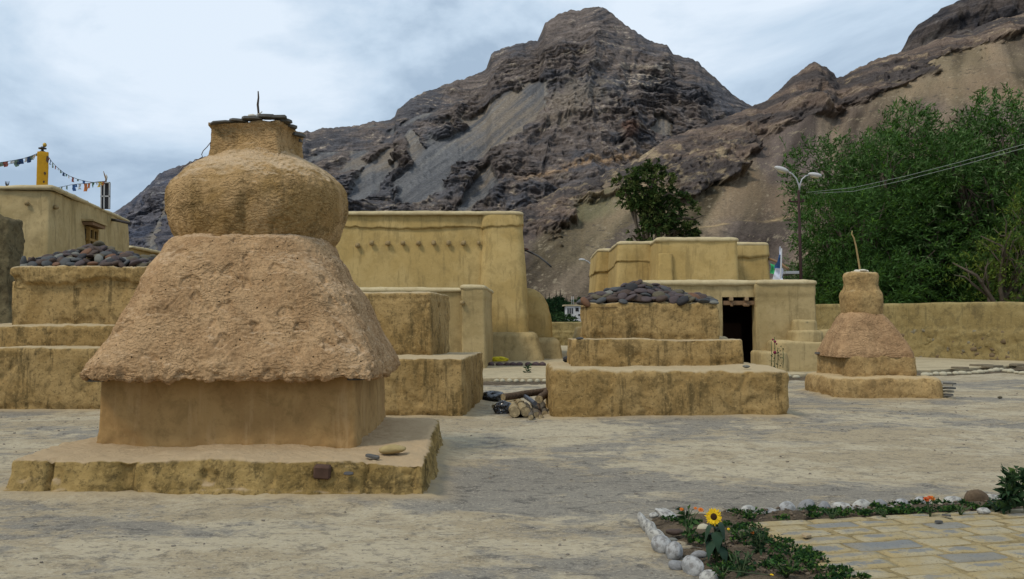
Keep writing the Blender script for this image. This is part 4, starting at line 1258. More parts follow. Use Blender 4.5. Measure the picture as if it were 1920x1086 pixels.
# window with frame, in the receding wall
wdir = Vector((cb[0] - ca[0], 9.0, 0)).normalized()
wn_ = Vector((wdir.y, -wdir.x, 0))
def on_lwall(t, z, off=0.0):
    k = z / zt
    p = Vector((g0[1][0] * (1 - k) + ca[0] * k, 25.6 * (1 - k) + 26.0 * k, 0)).lerp(Vector((g0[2][0] * (1 - k) + cb[0] * k, 35.0, 0)), t)
    return Vector((p.x, p.y, z)) + wn_ * off
def t_at(px):        # fraction along the receding wall at a photo column
    best = min((abs(960 + F * on_lwall(t, 3.4).x / on_lwall(t, 3.4).y - px), t) for t in [i / 400 for i in range(401)])
    return best[1]
rot_w = Matrix((wdir, wn_ * -1, Vector((0, 0, 1)))).transposed()
t0_, t1_ = t_at(159), t_at(177)
tm = (t0_ + t1_) / 2
pc = on_lwall(tm, 3.4)
wd = (t1_ - t0_) * 9.1
zc_top = PZ(430, pc.y); zc_bot = PZ(472, pc.y)
M_frame = flat('ochre_frame', (.23, .14, .04), .7, .2, .3)
M_pane = flat('dark_glass', (.012, .012, .014), .12, .5)
win = box_obj('window', on_lwall(tm, (zc_top + zc_bot) / 2, .0), (wd, .12, zc_top - zc_bot), M_pane, lh, rot=rot_w)
for s_ in (-1, 0, 1):
    box_obj('frame', on_lwall(tm, (zc_top + zc_bot) / 2, .07) + wdir * s_ * wd / 2 * .92, (.09, .10, zc_top - zc_bot), M_frame, win, rot=rot_w)
for z_ in (zc_top, zc_bot, zc_bot + .5 * (zc_top - zc_bot)):
    box_obj('frame', on_lwall(tm, z_, .07), (wd + .1, .11, .08), M_frame, win, rot=rot_w)
box_obj('lintel', on_lwall(tm, zc_top + .12, .12), (wd + .5, .3, .09), M_wood, lh, rot=rot_w)
box_obj('lintel', on_lwall(tm, zc_top + .21, .12), (wd + .7, .4, .06), M_wall2, lh, rot=rot_w)
for px, py in ((53, 382),):
    o = put('beam_hole', stone_mesh(79, 2, .2), M_stub, lh, world=False); q = A(px, py, 26.05); o.location = (q[0] + 13, q[1] - 30 - .08, q[2]); o.scale = (.12, .14, .12)
t_ = t_at(102); q = on_lwall(t_, PZ(388, on_lwall(t_, 3.4).y), .0)
o = put('beam_hole', stone_mesh(80, 2, .2), M_stub, lh, world=False); o.location = (q.x + 13, q.y - 30, q.z); o.scale = (.14, .14, .14)
tube_obj('drain_spout', [A(201, 411, 32.6), A(222, 414, 32.2), A(245, 419, 31.8)], .05, flat('spout_wood', (.05, .045, .045), .8), lh, 6)
# yellow post with finial on its roof
yp = thing('rooftop_post', 'square yellow post with a dark and gold finial on the left roof', 'post', (PX(79, 28), 28, zt))
zp0, zp1 = PZ(350, 28), PZ(286, 28)
M_yel = flat('yellow_cloth', (.50, .27, .02), .8, .15, .25, bump=.3, scale=6)
xq = PX(79, 28, 320)
loft('post', box_rings(rotq(xq, 28, .145, .145, 25), zt - .1, rotq(xq + .02, 28, .145, .145, 25), zp1, .02, .02, .02), M_yel, yp, .08, rough_disp(.01, 2, .004, 8, 531))
M_drk = flat('dark_bronze', (.03, .028, .03), .5, .4)
M_gold = flat('brass', (.42, .27, .04), .4, .5, metal=.5)
bm = bmesh.new()
bm_tube(bm, [(xq, 28, zp1 - .02), (xq, 28, zp1 + .03), (xq, 28, zp1 + .05), (xq, 28, zp1 + .09), (xq, 28, zp1 + .10), (xq, 28, zp1 + .13), (xq, 28, zp1 + .15), (xq, 28, zp1 + .17)], [.08, .08, .04, .035, .11, .11, .05, .03], 14)
put('finial', bm_mesh(bm), M_drk, yp)
o = put('knob', stone_mesh(81, 3, 0), M_gold, yp, world=False); o.location = (0, 0, zp1 + .215 - zt); o.scale = (.11, .11, .13)
for x, y, sx, sy in ((89, 299, .07, .22), (84, 325, .06, .10), (82, 341, .05, .07)):
    q = A(x, y, 27.82)
    slab(yp, q[0], q[1], q[2], sx, sy, .02, 0, int(x), flat('dark_patch', (.06, .035, .02), .8), 'patch', (88, 0))
# dark framed rack on the roof
rk = thing('rooftop_rack', 'tall dark box in a white frame standing on the left roof', 'rack', (PX(199, 31), 31, zt))
za, zb_ = PZ(392, 31), PZ(343, 31)
xa_, xb2 = PX(191.5, 31, 360), PX(207, 31, 360)
M_wht = flat('white_metal', (.42, .43, .44), .5, .3)
box_obj('panel', ((xa_ + xb2) / 2, 31, (za + zb_) / 2), (xb2 - xa_ - .03, .1, zb_ - za), flat('black_panel', (.012, .012, .014), .4, .4), rk)
for x_ in (xa_, xa_ * .62 + xb2 * .38, xb2): box_obj('frame', (x_, 30.93, (za + zb_) / 2), (.03, .05, zb_ - za), M_wht, rk)
for z_ in (zb_, (za + zb_) / 2 - .02): box_obj('frame', ((xa_ + xb2) / 2, 30.93, z_), (xb2 - xa_ + .03, .05, .035), M_wht, rk)
tube_obj('twig', [A(198, 344, 31), A(199, 336, 31), A(196, 328, 31), A(194, 321, 31)], [.03, .03, .02, .008], M_wood, rk, 6)
tube_obj('twig', [A(199, 337, 31), A(200, 332, 31), A(199, 327, 31)], [.03, .03, .01], flat('pale_rag2', (.45, .42, .36), .9), rk, 6)
tr_ = thing('rooftop_prongs', 'small dark three-pronged stake on the far left roof edge', 'stake', (PX(13, 27), 27, zt))
for dx in (-3, 0, 4): tube_obj('prong', [A(13, 350, 27), A(13 + dx * .8, 345, 27), A(13 + dx, 340, 27)], [.02, .015, .008], M_drk, tr_, 5)
# ruined dark wall at far left
tag(loft('ruined_wall', box_rings(quad(-15, 22.5, PX(21, 22.5), 23.4), 0, quad(-15, 22.6, PX(18, 22.6, 410), 23.3), PZ(404, 22.6), .12, .12, .12), M_ruin, None, .07, rough_disp(.10, .8, .05, 4, 541)),
    'dark crumbling wall end at the far left edge', 'wall')
# wall with slanting coping behind
sh = thing('mud_house', 'small mud building with slanting roof edge beyond the left house', 'building', (-15.5, 42, 0))
va, vb = A(246, 461, 40), A(330, 480, 46)
s0 = [(-22, 40.1), (va[0], 40.0), (vb[0] + .2, 48.0), (-22, 48)]
wall_block(sh, 'wall', s0, 0, s0, va[2] - .1, M_wall2, 551, .12, .1)
coping(sh, s0, va[2] - .1, .12, .1, 552, .1, .12)
# ================================================================ raised path and court
path_edge = [(-9, 25.3), (-1.2, 25.5), (1.2, 25.6), (3.8, 26.0), (8.5, 27.6), (11.2, 28.9), (12.6, 29.6), (14.8, 31.2), (17.1, 32.7), (21, 34.0), (24, 35)]
def build_path():
    P = [Vector(p) for p in path_edge]
    acc = [0]
    for i in range(len(P) - 1): acc.append(acc[-1] + (P[i + 1] - P[i]).length)
    s = np.linspace(0, acc[-1], 420)
    ex = np.interp(s, acc, [p.x for p in P]); ey = np.interp(s, acc, [p.y for p in P])
    ey = ey + fbm(stack3(s * 1.3, s * 0, s * 0), 1, 4, 601, .6) * .09
    rows = []
    for oy, z in ((.05, -.05), (0, .075), (.02, .098), (.07, .105)): rows.append((ex, ey + oy, np.full_like(ex, z)))
    for t in np.linspace(0, 1, 70)[1:] ** 1.4:
        far = 62.0
        rows.append((ex + (ex - 4) * .8 * t, ey + .07 + (far - ey) * t, np.full_like(ex, .105)))
    V = np.array([np.stack(r_, -1) for r_ in rows], np.float32)
    z = fbm(V, .35, 4, 602) * .015 + fbm(V, 2.5, 3, 603) * .006
    z[:2] = 0
    V[..., 2] += z
    o = put('raised_path', mesh_np('raised_path', V.reshape(-1, 3), grid_faces(*V.shape[:2])), M_path)
    tag(o, 'low raised mud path and court in front of the halls', kind='structure')
build_path()

# bed of dark soil between the path and the row of whitened stones
def strip(name, a_pts, b_pts, zf, mat, label, n=160, m=10, seed=0, amp=.02, kind='structure'):
    a_pts = np.array(a_pts, float); b_pts = np.array(b_pts, float)
    def samp(p):
        d = np.concatenate([[0], np.cumsum(np.hypot(*np.diff(p, axis=0).T))]); s = np.linspace(0, d[-1], n)
        return np.stack([np.interp(s, d, p[:, 0]), np.interp(s, d, p[:, 1])], -1)
    a_, b_ = samp(a_pts), samp(b_pts)
    t = np.linspace(0, 1, m)[:, None, None]
    xy = a_[None] * (1 - t) + b_[None] * t
    V = np.zeros((m, n, 3), np.float32); V[..., :2] = xy
    prof = np.sin(np.linspace(0, 1, m) * math.pi)[:, None] ** .5
    V[..., 2] = zf * prof - .015 + (fbm(V, 3.5, 4, seed, .6) * amp + np.abs(fbm(V, 14, 3, seed + 1)) * amp * .6) * prof
    return tag(put(name, mesh_np(name, V.reshape(-1, 3), grid_faces(m, n)), mat), label, kind=kind)
M_soil = mud('garden_soil', (.145, .112, .075), (.10, .078, .054), (.04, .032, .024), .5, 0, 60, 1.0, .03, speck=.7, big=3)
strip('path_bed_soil', [(x, y - 1.7) for x, y in path_edge[:11]], [(x, y + .05) for x, y in path_edge[:11]], .045, M_soil, 'dark soil strip along the foot of the raised path', 400, 8, 611)

# ================================================================ stones
SM = [stone_mesh(700 + i, 2, .17) for i in range(10)]
def smat(name, c, var=.4, sc=5): return flat(name, c, .72, .28, var, bump=.25, scale=sc)
SC_ = {
    'dark brown': smat('stone_dark_brown', (0.061, 0.040, 0.030)), 'purple grey': smat('stone_purple_grey', (0.068, 0.050, 0.049)), 'slate grey': smat('stone_slate_grey', (0.061, 0.063, 0.063)),
    'olive brown': smat('stone_olive', (0.090, 0.076, 0.047)), 'rust brown': smat('stone_rust', (0.137, 0.068, 0.036)), 'pale grey': smat('stone_pale_grey', (0.151, 0.148, 0.126)), 'near-black': smat('stone_black', (0.025, 0.024, 0.026))}
SK = ['dark brown'] * 5 + ['purple grey'] * 5 + ['slate grey'] * 4 + ['olive brown'] * 4 + ['rust brown'] * 1 + ['pale grey'] * 2 + ['near-black'] * 3
_sm = {}
def stone_obj(name, key, mi, loc, sc, rot):
    """stones of one colour and shape share a mesh"""
    k = (key, mi)
    if k not in _sm:
        me = SM[mi].copy(); me.materials.clear(); me.materials.append(SC_[key]); _sm[k] = me
    o = bpy.data.objects.new(name, _sm[k]); COL.objects.link(o)
    o.location = loc; o.scale = sc; o.rotation_euler = rot
    return o
def heap(x0, x1, y0_, y1, zb, crest, where, seed, n=330, mat=M_block):
    """crest: list of (x, heap top z); the heap falls off to the front and back"""
    rr = random.Random(seed)
    ym = y0_ + (y1 - y0_) * .45
    def H(x, y):
        h = np.interp(x, [c[0] for c in crest], [c[1] for c in crest]) - zb
        t = abs(y - ym) / ((ym - y0_) if y < ym else (y1 - ym))
        return max(0.0, h * max(0, 1 - t) ** .75)
    # the rubble below, out of sight
    xs = np.linspace(x0, x1, 30); ys = np.linspace(y0_, y1, 14)
    V = np.array([[(x, y, zb - .05 + H(x, y) * .72) for x in xs] for y in ys], np.float32)
    core = tag(put('rubble', mesh_np('rubble', V.reshape(-1, 3), grid_faces(14, 30)), M_soil), 'dark earth and rubble under the stones ' + where, kind='stuff')
    pts = []
    for _ in range(9000):
        x, y = rr.uniform(x0, x1), rr.uniform(y0_ + .02, ym + .25)
        h = H(x, y)
        sx = rr.uniform(.17, .29)
        if all((x - p[0]) ** 2 + ((y - p[1]) * 1.25) ** 2 > (.125) ** 2 for p in pts):
            pts.append((x, y))
            key = rr.choice(SK)
            gx = (H(x + .05, y) - H(x - .05, y)) / .1
            ax = math.atan((H(x, y + .05) - H(x, y - .05)) / .1)
            s = (sx, sx * rr.uniform(.62, .9), sx * rr.uniform(.32, .52))
            o = stone_obj('stone', key, rr.randrange(10), (x, y, zb + h * .95 + s[2] * .40), s,
                          (ax * .45 + R(rr.gauss(0, 19)), -math.atan(gx) * .6 + R(rr.gauss(0, 17)), rr.uniform(-.9, .9)))
            fx = (x - x0) / (x1 - x0)
            zone = 'at the left end' if fx < .2 else 'left of the crest' if fx < .4 else 'under the crest' if fx < .6 else 'right of the crest' if fx < .8 else 'at the right end'
            lvl = 'low' if h < .12 else 'high'
            tag(o, f'{key} flat stone {lvl} {zone} of the heap {where}', 'stone', 'flat stones heaped ' + where)
            if len(pts) >= n: break
zz = ZC - .02
def cx_(px, d): return PX(px, d)
heap(cx_(1096, 17.5), cx_(1338, 17.5), 17.42, 18.75, ZC - .03,
     [(cx_(px, 17.9), PZ(py, 17.9) - .04) for px, py in ((1095, 566), (1110, 555), (1130, 549), (1160, 541), (1180, 527), (1200, 527), (1235, 535), (1260, 543), (1290, 552), (1320, 558), (1340, 566))],
     'on the centre platform', 801)
heap(cx_(40, 18.4), cx_(300, 18.4), 18.3, 20.0, ZL - .03,
     [(cx_(px, 18.9), PZ(py, 18.9) - .04) for px, py in ((36, 492), (60, 486), (90, 477), (120, 471), (150, 464), (175, 457), (200, 463), (225, 474), (260, 480), (290, 486), (305, 492))],
     'on the left platform', 802)
o = stone_obj('stone', 'slate grey', 3, (*A(44, 489, 18.36)[:2], ZL + .10), (.12, .09, .24), (0, R(8), 0)); tag(o, 'grey stone standing upright at the left end of the left heap', 'stone')
o = stone_obj('stone', 'pale grey', 4, (PX(1397, 16.3), 16.25, .83), (.12, .09, .06), (0, 0, .2)); tag(o, 'pale pebble lying alone on the bottom tier of the centre platform', 'stone')
o = stone_obj('stone', 'slate grey', 5, (PX(1087, 17.02), 17.08, PZ(636, 17) + .01), (.15, .1, .05), (0, 0, .2)); tag(o, 'grey flat stone on the left end of the middle tier of the centre platform', 'stone')
o = stone_obj('stone', 'near-black', 6, (PX(1066, 21), 21, PZ(648, 21)), (.2, .2, .12), (0, 0, .2)); tag(o, 'black stone at the back left corner of the centre platform', 'stone')
o.location.z = .84; o.location.y = 18.9; o.location.x = PX(1064, 18.9)
o = stone_obj('stone', 'slate grey', 5, (PX(782, 11.9), 12.2, .345), (.05, .04, .03), (0, 0, .2)); tag(o, 'small dark pebble on the back edge of the big shrine plinth', 'stone')
o = stone_obj('stone', 'olive brown', 2, (*G(1875, 747)[:2], .02), (.11, .08, .05), (0, 0, .4)); tag(o, 'small brown stone alone on the yard at the right', 'stone')

# --- whitened stones round the flower bed
def white(name, gritty=.35, base=(.56, .55, .51)):
    t = NT(name, .85, .15)
    c = t.mix(t.step(t.noise(3.0, 6, .65), .36, .52), (.20, .19, .18), base)
    c = t.mix(t.step(t.noise(2.2, 4, .6, vec=t.mapped(loc=(3, 1, 2))), .50, .66), c, tuple(x * (.4 + .6 * gritty) for x in base))
    t.color(c); t.bump(t.noise(12, 6, .7), .5, .01)
    return t.m
M_w1, M_w2 = white('limewashed_stone', .6, (.44, .43, .39)), white('worn_limewash', .35, (.38, .38, .37))
M_w3 = flat('grey_boulder', (.23, .23, .23), .9, .1, .5, bump=.5, scale=6)
M_w4 = flat('brown_boulder', (.12, .085, .055), .95, .1, .5, bump=.7, scale=7)
ORD = ['first', 'second', 'third', 'fourth', 'fifth', 'sixth', 'seventh', 'eighth', 'ninth', 'tenth', 'eleventh', 'twelfth', 'thirteenth', 'fourteenth', 'fifteenth', 'sixteenth', 'seventeenth', 'eighteenth', 'nineteenth', 'twentieth']
back = [(1373, 967, .12, .07, M_w1), (1403, 966, .14, .10, M_w1), (1443, 966, .17, .08, M_w2), (1477, 964, .145, .13, M_w2), (1512, 963, .155, .15, M_w3), (1545, 962, .12, .13, M_w3), (1580, 959, .20, .11, M_w1),
        (1617, 958, .165, .13, M_w1), (1650, 957, .13, .13, M_w3), (1691, 954, .16, .12, M_w2), (1727, 952, .15, .12, M_w2), (1787, 949, .18, .12, M_w1), (1829, 947, .21, .17, M_w4), (1862, 945, .13, .12, M_w1), (1895, 943, .14, .10, M_w2)]
colw = {M_w1: 'whitewashed', M_w2: 'grey-and-white worn', M_w3: 'bare grey', M_w4: 'brown'}
for i, (px, py, w, h, m_) in enumerate(back):
    q = G(px, py)
    o = put('border_stone', stone_mesh(820 + i, 3, .17), m_)
    o.location = (q[0], q[1], h * .22); o.scale = (w * 1.08, w * .68, h * 1.05); o.rotation_euler = (0, R((i * 47) % 17 - 8), R((i * 31) % 40 - 10))
    tag(o, f'{colw[m_]} border stone, {ORD[i]} from the left in the flower bed\'s back row', 'stone', 'border stones of the flower bed')
left = [(1205, 990, .075, .10, .15, M_w1, 5, 'narrow whitewashed border stone standing at the outer left corner of the flower bed'),
        (1213, 998, .08, .09, .13, M_w1, 25, 'second narrow whitewashed border stone from the bed corner, leaning on the first'),
        (1221, 1006, .09, .10, .14, M_w1, 30, 'third narrow whitewashed border stone down the left side of the bed'),
        (1232, 1019, .085, .22, .13, M_w1, 28, 'long thin split white border stone on the left side of the bed'),
        (1242, 1036, .15, .17, .15, M_w2, 20, 'large grey-and-white boulder on the left side of the flower bed'),
        (1265, 1049, .12, .14, .15, M_w2, 10, 'rounded grey-and-white boulder with a brown foot, beside the large one'),
        (1270, 1070, .125, .085, .08, M_w3, 0, 'smooth grey egg-shaped stone lying just outside the left border of the bed'),
        (1300, 1078, .10, .19, .15, M_w2, 25, 'dark grey boulder with white drips, low on the left side of the bed'),
        (1330, 1094, .13, .12, .10, M_w1, 15, 'white-topped border stone cut by the bottom edge of the view'),
        (1227, 971, .10, .07, .05, M_w1, -10, 'low cream border stone at the back left corner of the bed')]
for i, (px, py, sx, sy, sz, m_, rz, lab) in enumerate(left):
    q = G(px, py)
    o = put('border_stone', stone_mesh(850 + i, 3, .10), m_)
    o.location = (q[0], q[1] + .02, sz * .32); o.scale = (sx * .9, sy * 1.05, sz * .92); o.rotation_euler = (R(-18 + (i * 29) % 30), R((i * 41) % 36 - 18), R(rz))
    tag(o, lab, 'stone', 'border stones of the flower bed')
q = G(1250, 977)
o = put('border_stone', stone_mesh(871, 3, .25), M_w1); o.location = (q[0], q[1], .05); o.scale = (.19, .11, .055); o.rotation_euler = (R(20), R(20), R(-25))
tag(o, 'tilted white slab at the back left corner of the flower bed', 'stone', 'border stones of the flower bed')
# row of pale stones by the path
rowA = [(px, 719) for px in (931, 942, 955, 968, 980, 993, 1007, 1022)]
for i, (px, py) in enumerate(rowA):
    q = G(px, py)
    o = put('border_stone', SM[i % 10].copy(), M_w1 if 0 else M_w1); o.data.materials.clear(); o.data.materials.append(flat('cream_stone', (.43, .39, .28), .9, .1, .25) if i == 0 else bpy.data.materials['cream_stone'])
    o.location = (q[0], q[1], .06); o.scale = (.155, .13, .11); o.rotation_euler = (0, 0, i * 1.3)
    tag(o, f'cream border stone, {ORD[i]} from the left in the short row behind the woodpile', 'stone', 'cream stones behind the woodpile')
rowB = [(1478, 707), (1493, 709), (1735, 705), (1743, 704), (1755, 703), (1767, 703), (1779, 702), (1792, 702), (1804, 701), (1816, 701), (1828, 700), (1838, 699), (1848, 698), (1858, 697), (1868, 696), (1877, 694), (1886, 697), (1895, 698), (1906, 700), (1917, 701), (1929, 702)]
for i, (px, py) in enumerate(rowB):
    q = G(px, py + 2)
    o = put('border_stone', SM[(i * 3) % 10].copy(), None); o.data.materials.clear(); o.data.materials.append(bpy.data.materials['cream_stone'])
    k_ = .12 + .035 * ((i * 7) % 3)
    o.location = (q[0], q[1], .055); o.scale = (k_ * 1.5, k_, k_ * .8); o.rotation_euler = (0, 0, (i * 0.7) % 1 - .5)
    tag(o, f'cream stone, {ORD[i - 2]} from the left in the row right of the small shrine' if 2 <= i < 22 else ('cream stone left of the small shrine, ' + ('nearer the centre platform' if i == 0 else 'nearer the shrine')),
        'stone', 'cream stones along the right path')
# dark stones in front of the yellow sack
M_dk = smat('stone_dark_row', (.085, .055, .055))
for i, (px, w) in enumerate(((921, .22), (937, .34), (951, .22), (962, .26), (974, .3), (991, .2), (1005, .3), (1017, .24))):
    q = G(px, 685, .12)
    o = put('stone', SM[(i * 3 + 1) % 10].copy(), None); o.data.materials.clear(); o.data.materials.append(M_dk)
    o.location = (q[0], q[1], .14); o.scale = (w, .24, .17); o.rotation_euler = (0, R(i * 3 % 7), i)
    tag(o, f'dark purple stone, {ORD[i]} from the left in the row in front of the yellow sack', 'stone', 'dark stones on the raised path')
# broken slabs along the path edge on the right
for i, (px, py, sx) in enumerate(((1838, 685, .7), (1858, 687, .9), (1905, 684, 1.0), (1925, 690, 1.0), (1800, 690, .6))):
    q = G(px, py, .12)
    tag(slab(None, q[0], q[1] - .1, .13, sx, .5, .05, 10 + i * 23, 880 + i, flat('path_slab', (.17, .14, .095), .9, .1, .3) if i == 0 else bpy.data.materials['path_slab'], 'paving_slab'),
        f'broken slab on the path edge at the right, {ORD[i]} of five', 'slab', 'broken slabs on the path edge')

# ================================================================ woodpile, bag and sack
def wood_mat(name, c, e_):
    t = NT(name, .9, .12)
    n = t.noise(22, 6, .65, .3, t.mapped((1, 1, 1)))
    t.color(t.mix(t.step(n, .4, .62), tuple(x * .55 for x in c), c)); t.bump(n, .6, .01)
    return t.m
M_bark = wood_mat('grey_bark', (.16, .135, .10), 0); M_bare = wood_mat('peeled_wood', (.40, .31, .17), 0); M_brn = wood_mat('brown_bark', (.13, .09, .06), 0); M_cut = wood_mat('cut_end', (.42, .33, .19), 0)
def log(pa, pb, ra, rb, m_, lab, seed, bend=.0):
    t_ = thing('log', lab, 'log', pa, 'logs in the woodpile')
    a_, b_ = Vector(pa), Vector(pb); rr = random.Random(seed)
    pts = [a_.lerp(b_, i / 6) + Vector((rr.uniform(-1, 1) * .012 + bend * math.sin(i / 6 * math.pi), 0, rr.uniform(-1, 1) * .008)) for i in range(7)]
    rs = [ra + (rb - ra) * i / 6 for i in range(7)]
    tube_obj('bark', pts, rs, m_, t_, 12, wob=.03, seed=seed, cap=False)
    d = (pts[1] - pts[0]).normalized()
    tube_obj('cut_end', [pts[0] - d * .004, pts[0] + d * .03], [ra * .95, ra * .95], M_cut, t_, 12)
    tube_obj('cut_end', [pts[-1] - d * .03, pts[-1] + d * .004], [rb * .95, rb * .95], M_cut, t_, 12)
    return t_
dl = 16.0
def lg(px, py, px2, py2, r0, r1, m_, lab, seed, dz=0, bend=0, y0_=None):
    q = G(px, py + 1); yy = y0_ or q[1]
    pa = (PX(px, yy), yy, r0 + dz)
    q2 = PX(px2, yy + 2.3)
    log(pa, (q2, yy + 2.3, r1 + dz), r0, r1, m_, lab, seed, bend)
lg(966, 783, 955, 745, .092, .075, M_bare, 'thick peeled log lying leftmost in the woodpile', 1)
lg(984, 782, 972, 745, .085, .068, M_bare, 'thick peeled log, second from the left in the woodpile', 2)
lg(996, 787, 984, 745, .045, .05, M_bark, 'thin grey log sticking out nearest the camera in the woodpile', 3, bend=.03)
lg(1007, 783, 1000, 745, .055, .05, M_bark, 'grey log in the middle right of the woodpile', 4)
lg(1013, 786, 1008, 745, .04, .04, M_brn, 'short dark log tucked under the right side of the woodpile', 6)
lg(1021, 781, 1016, 745, .052, .045, M_bark, 'grey log lying rightmost in the woodpile', 5)
log((PX(944, 17.3), 17.2, .25), (PX(1026, 17.9), 18.0, .30), .065, .06, M_brn, 'long brown log lying across the top of the woodpile', 7)
log((PX(1011, 16.7), 16.6, .25), (PX(1030, 17.5), 17.7, .34), .07, .06, M_brn, 'short fat log resting on top of the woodpile at its right end', 8)
log((PX(925, 17.4), 17.4, .07), (PX(980, 17.8), 18.0, .10), .035, .03, M_bare, 'thin pale branch behind the black plastic bag', 9)
log((PX(950, 18), 18.2, .05), (PX(985, 18), 18.4, .2), .03, .025, M_bare, 'thin pale stick poking out behind the woodpile', 10)
M_plast = flat('black_plastic', (.012, .013, .016), .25, .6, .3)
M_pgrey = flat('grey_blue_pipe', (.07, .08, .10), .45, .4, .3)
tag(tube_obj('pipe', [(PX(1003, 16.5), 16.5, .20), (PX(983, 17.3), 17.6, .24)], .04, M_pgrey, None, 8), 'dark blue-grey pipe lying on top of the logs', 'pipe')
def crumple(name, loc, sc, m_, seed, label, cat, amp=.3):
    bm = bmesh.new(); bmesh.ops.create_icosphere(bm, subdivisions=4, radius=.5)
    V = np.array([v.co for v in bm.verts], np.float32)
    d = ridged(V, 2.4, 4, seed, .6) * amp
    for v, k in zip(bm.verts, d): v.co *= 1 + float(k); v.co.z = max(v.co.z, -.3)
    for f in bm.faces: f.smooth = False
    o = put(name, bm_mesh(bm), m_); o.location = loc; o.scale = sc
    return tag(o, label, cat)
q = G(924, 752)
crumple('plastic_bag', (q[0], q[1] + .15, .07), (.44, .40, .20), M_plast, 901, 'crumpled black plastic bag left of the woodpile', 'plastic bag', .35)
crumple('plastic_bag', (PX(944, 16.9), 16.8, .08), (.30, .30, .24), M_plast, 902, 'black plastic bag wedged under the left logs of the woodpile', 'plastic bag', .35)
q = (PX(937, 34.6), 34.6)
def sack():
    t = NT('yellow_sack', .55, .3)
    t.color(t.mix(t.step(t.noise(5, 5, .6), .5, .62), (.66, .56, .02), (.40, .32, .02)))
    return crumple('sack', (q[0], q[1], .20), (.60, .35, .22), t.m, 903, 'bright yellow plastic sack slumped in front of the hall bench', 'sack', .22)
sack()
M_weed = flat('weed_green', (.05, .09, .04), .8, .1, .3)

# ================================================================ paving
def tile_mat():
    t = NT('paving_slabs', .9, .15)
    r_ = t.rand()
    edge = t.attr()          # red: distance from the rim of the slab
    sp = t.n.new('ShaderNodeSeparateColor'); t.link(edge, sp.inputs[0])
    mp = t.n.new('ShaderNodeVectorMath'); mp.operation = 'ADD'
    t.link(t.tc.outputs['Object'], mp.inputs[0]); cv = t.n.new('ShaderNodeCombineXYZ')
    t.link(t.math('MULTIPLY', r_, 37.0), cv.inputs[0]); t.link(t.math('MULTIPLY', r_, 91.0), cv.inputs[1]); t.link(cv.outputs[0], mp.inputs[1])
    v = mp.outputs[0]
    ochre, cream, grey, blue = (.34, .265, .135), (.36, .305, .195), (.225, .21, .175), (.185, .19, .185)
    c = t.mix(t.step(t.noise(3, 5, .65, vec=v), .42, .6), ochre, cream)
    k = t.math('ADD', sp.outputs[0], t.math('MULTIPLY', t.math('SUBTRACT', t.noise(7, 7, .7, vec=v), .5), 3.4))
    gr = t.math('MULTIPLY', t.step(k, .50, .95), t.step(t.math('FRACT', t.math('MULTIPLY', r_, 7.3)), .16, .26))
    c = t.mix(t.math('MULTIPLY', gr, .85), c, t.mix(t.step(r_, .4, .6), grey, blue))
    allg = t.step(t.math('FRACT', t.math('MULTIPLY', r_, 13.7)), .90, .92)
    c = t.mix(t.math('MULTIPLY', allg, .75), c, blue)
    sk = t.step(t.noise(45, 4, .7, vec=v), .56, .64)
    c = t.mix(t.math('MULTIPLY', sk, .55), c, (.10, .085, .06))
    t.color(c)
    nb = t.bump(t.noise(14, 8, .7, vec=v), .6, .015); t.bump(t.noise(70, 4, .7, vec=v), .5, .004, nb)
    return t.m
M_tile = tile_mat()
PO = Vector(G2(1396, 990)); PA = math.radians(13.5)
PU, PV = Vector((math.cos(PA), math.sin(PA))), Vector((math.sin(PA), -math.cos(PA)))
pav = thing('paving', None, None, (PO.x, PO.y, 0)); tag(pav, 'yellow stone paving beside the flower bed', kind='structure')
def tile(u0, u1, v0, v1, seed, z=.045):
    rr = random.Random(seed)
    nu, nv = 10, 6
    V = []; E = []
    j = lambda a: rr.uniform(-a, a)
    cc = [(u0 + .006 + j(.006), v0 + .006 + j(.008)), (u1 - .006 + j(.006), v0 + .006 + j(.008)), (u1 - .006 + j(.008), v1 - .006 + j(.008)), (u0 + .006 + j(.008), v1 - .006 + j(.008))]
    tilt = (j(.006), j(.006)); dz = j(.005)
    for b in range(nv):
        for a in range(nu):
            s, t = a / (nu - 1), b / (nv - 1)
            # rounded rim: pull outer ring down
            es = min(s, 1 - s, t, 1 - t)
            s_ = min(max(s, .0), 1); t_ = t
            p = [(cc[0][i] * (1 - s_) + cc[1][i] * s_) * (1 - t_) + (cc[3][i] * (1 - s_) + cc[2][i] * s_) * t_ for i in (0, 1)]
            w = PO + PU * p[0] + PV * p[1]
            zz = z + dz + tilt[0] * (s - .5) + tilt[1] * (t - .5) - (.010 if es == 0 else 0)
            V.append((w.x, w.y, zz)); E.append(min(1, min(s, 1 - s) * (u1 - u0) / .10, min(t, 1 - t) * (v1 - v0) / .10))
    # rim wobble
    V = np.array(V, np.float32); E = np.array(E)
    wob = fbm(V, 7, 3, 3) * .010
    V[:, 0] += wob; V[:, 1] += fbm(V, 7, 3, 9) * .010; V[:, 2] += fbm(V, 5, 3, 5) * .004
    F_ = [tuple(x) for x in grid_faces(nv, nu)[:, ::-1]]
    rim = [a for a in range(nu)] + [b * nu + nu - 1 for b in range(1, nv)] + [(nv - 1) * nu + a for a in range(nu - 2, -1, -1)] + [b * nu for b in range(nv - 2, 0, -1)]
    n0 = len(V)
    low = V[rim].copy(); low[:, 2] = -.02
    V = np.vstack([V, low]); E = np.concatenate([E, np.zeros(len(rim))])
    m = len(rim)
    for i in range(m): F_.append((rim[i], rim[(i + 1) % m], n0 + (i + 1) % m, n0 + i))
    col = np.zeros((len(V), 3), np.float32); col[:, 0] = E
    me = mesh_np('paving_stone', V, np.array(F_), False, col)
    o = put('paving_stone', me, M_tile, pav)
    return o
rr = random.Random(5)
v = 0.0; k_ = 0
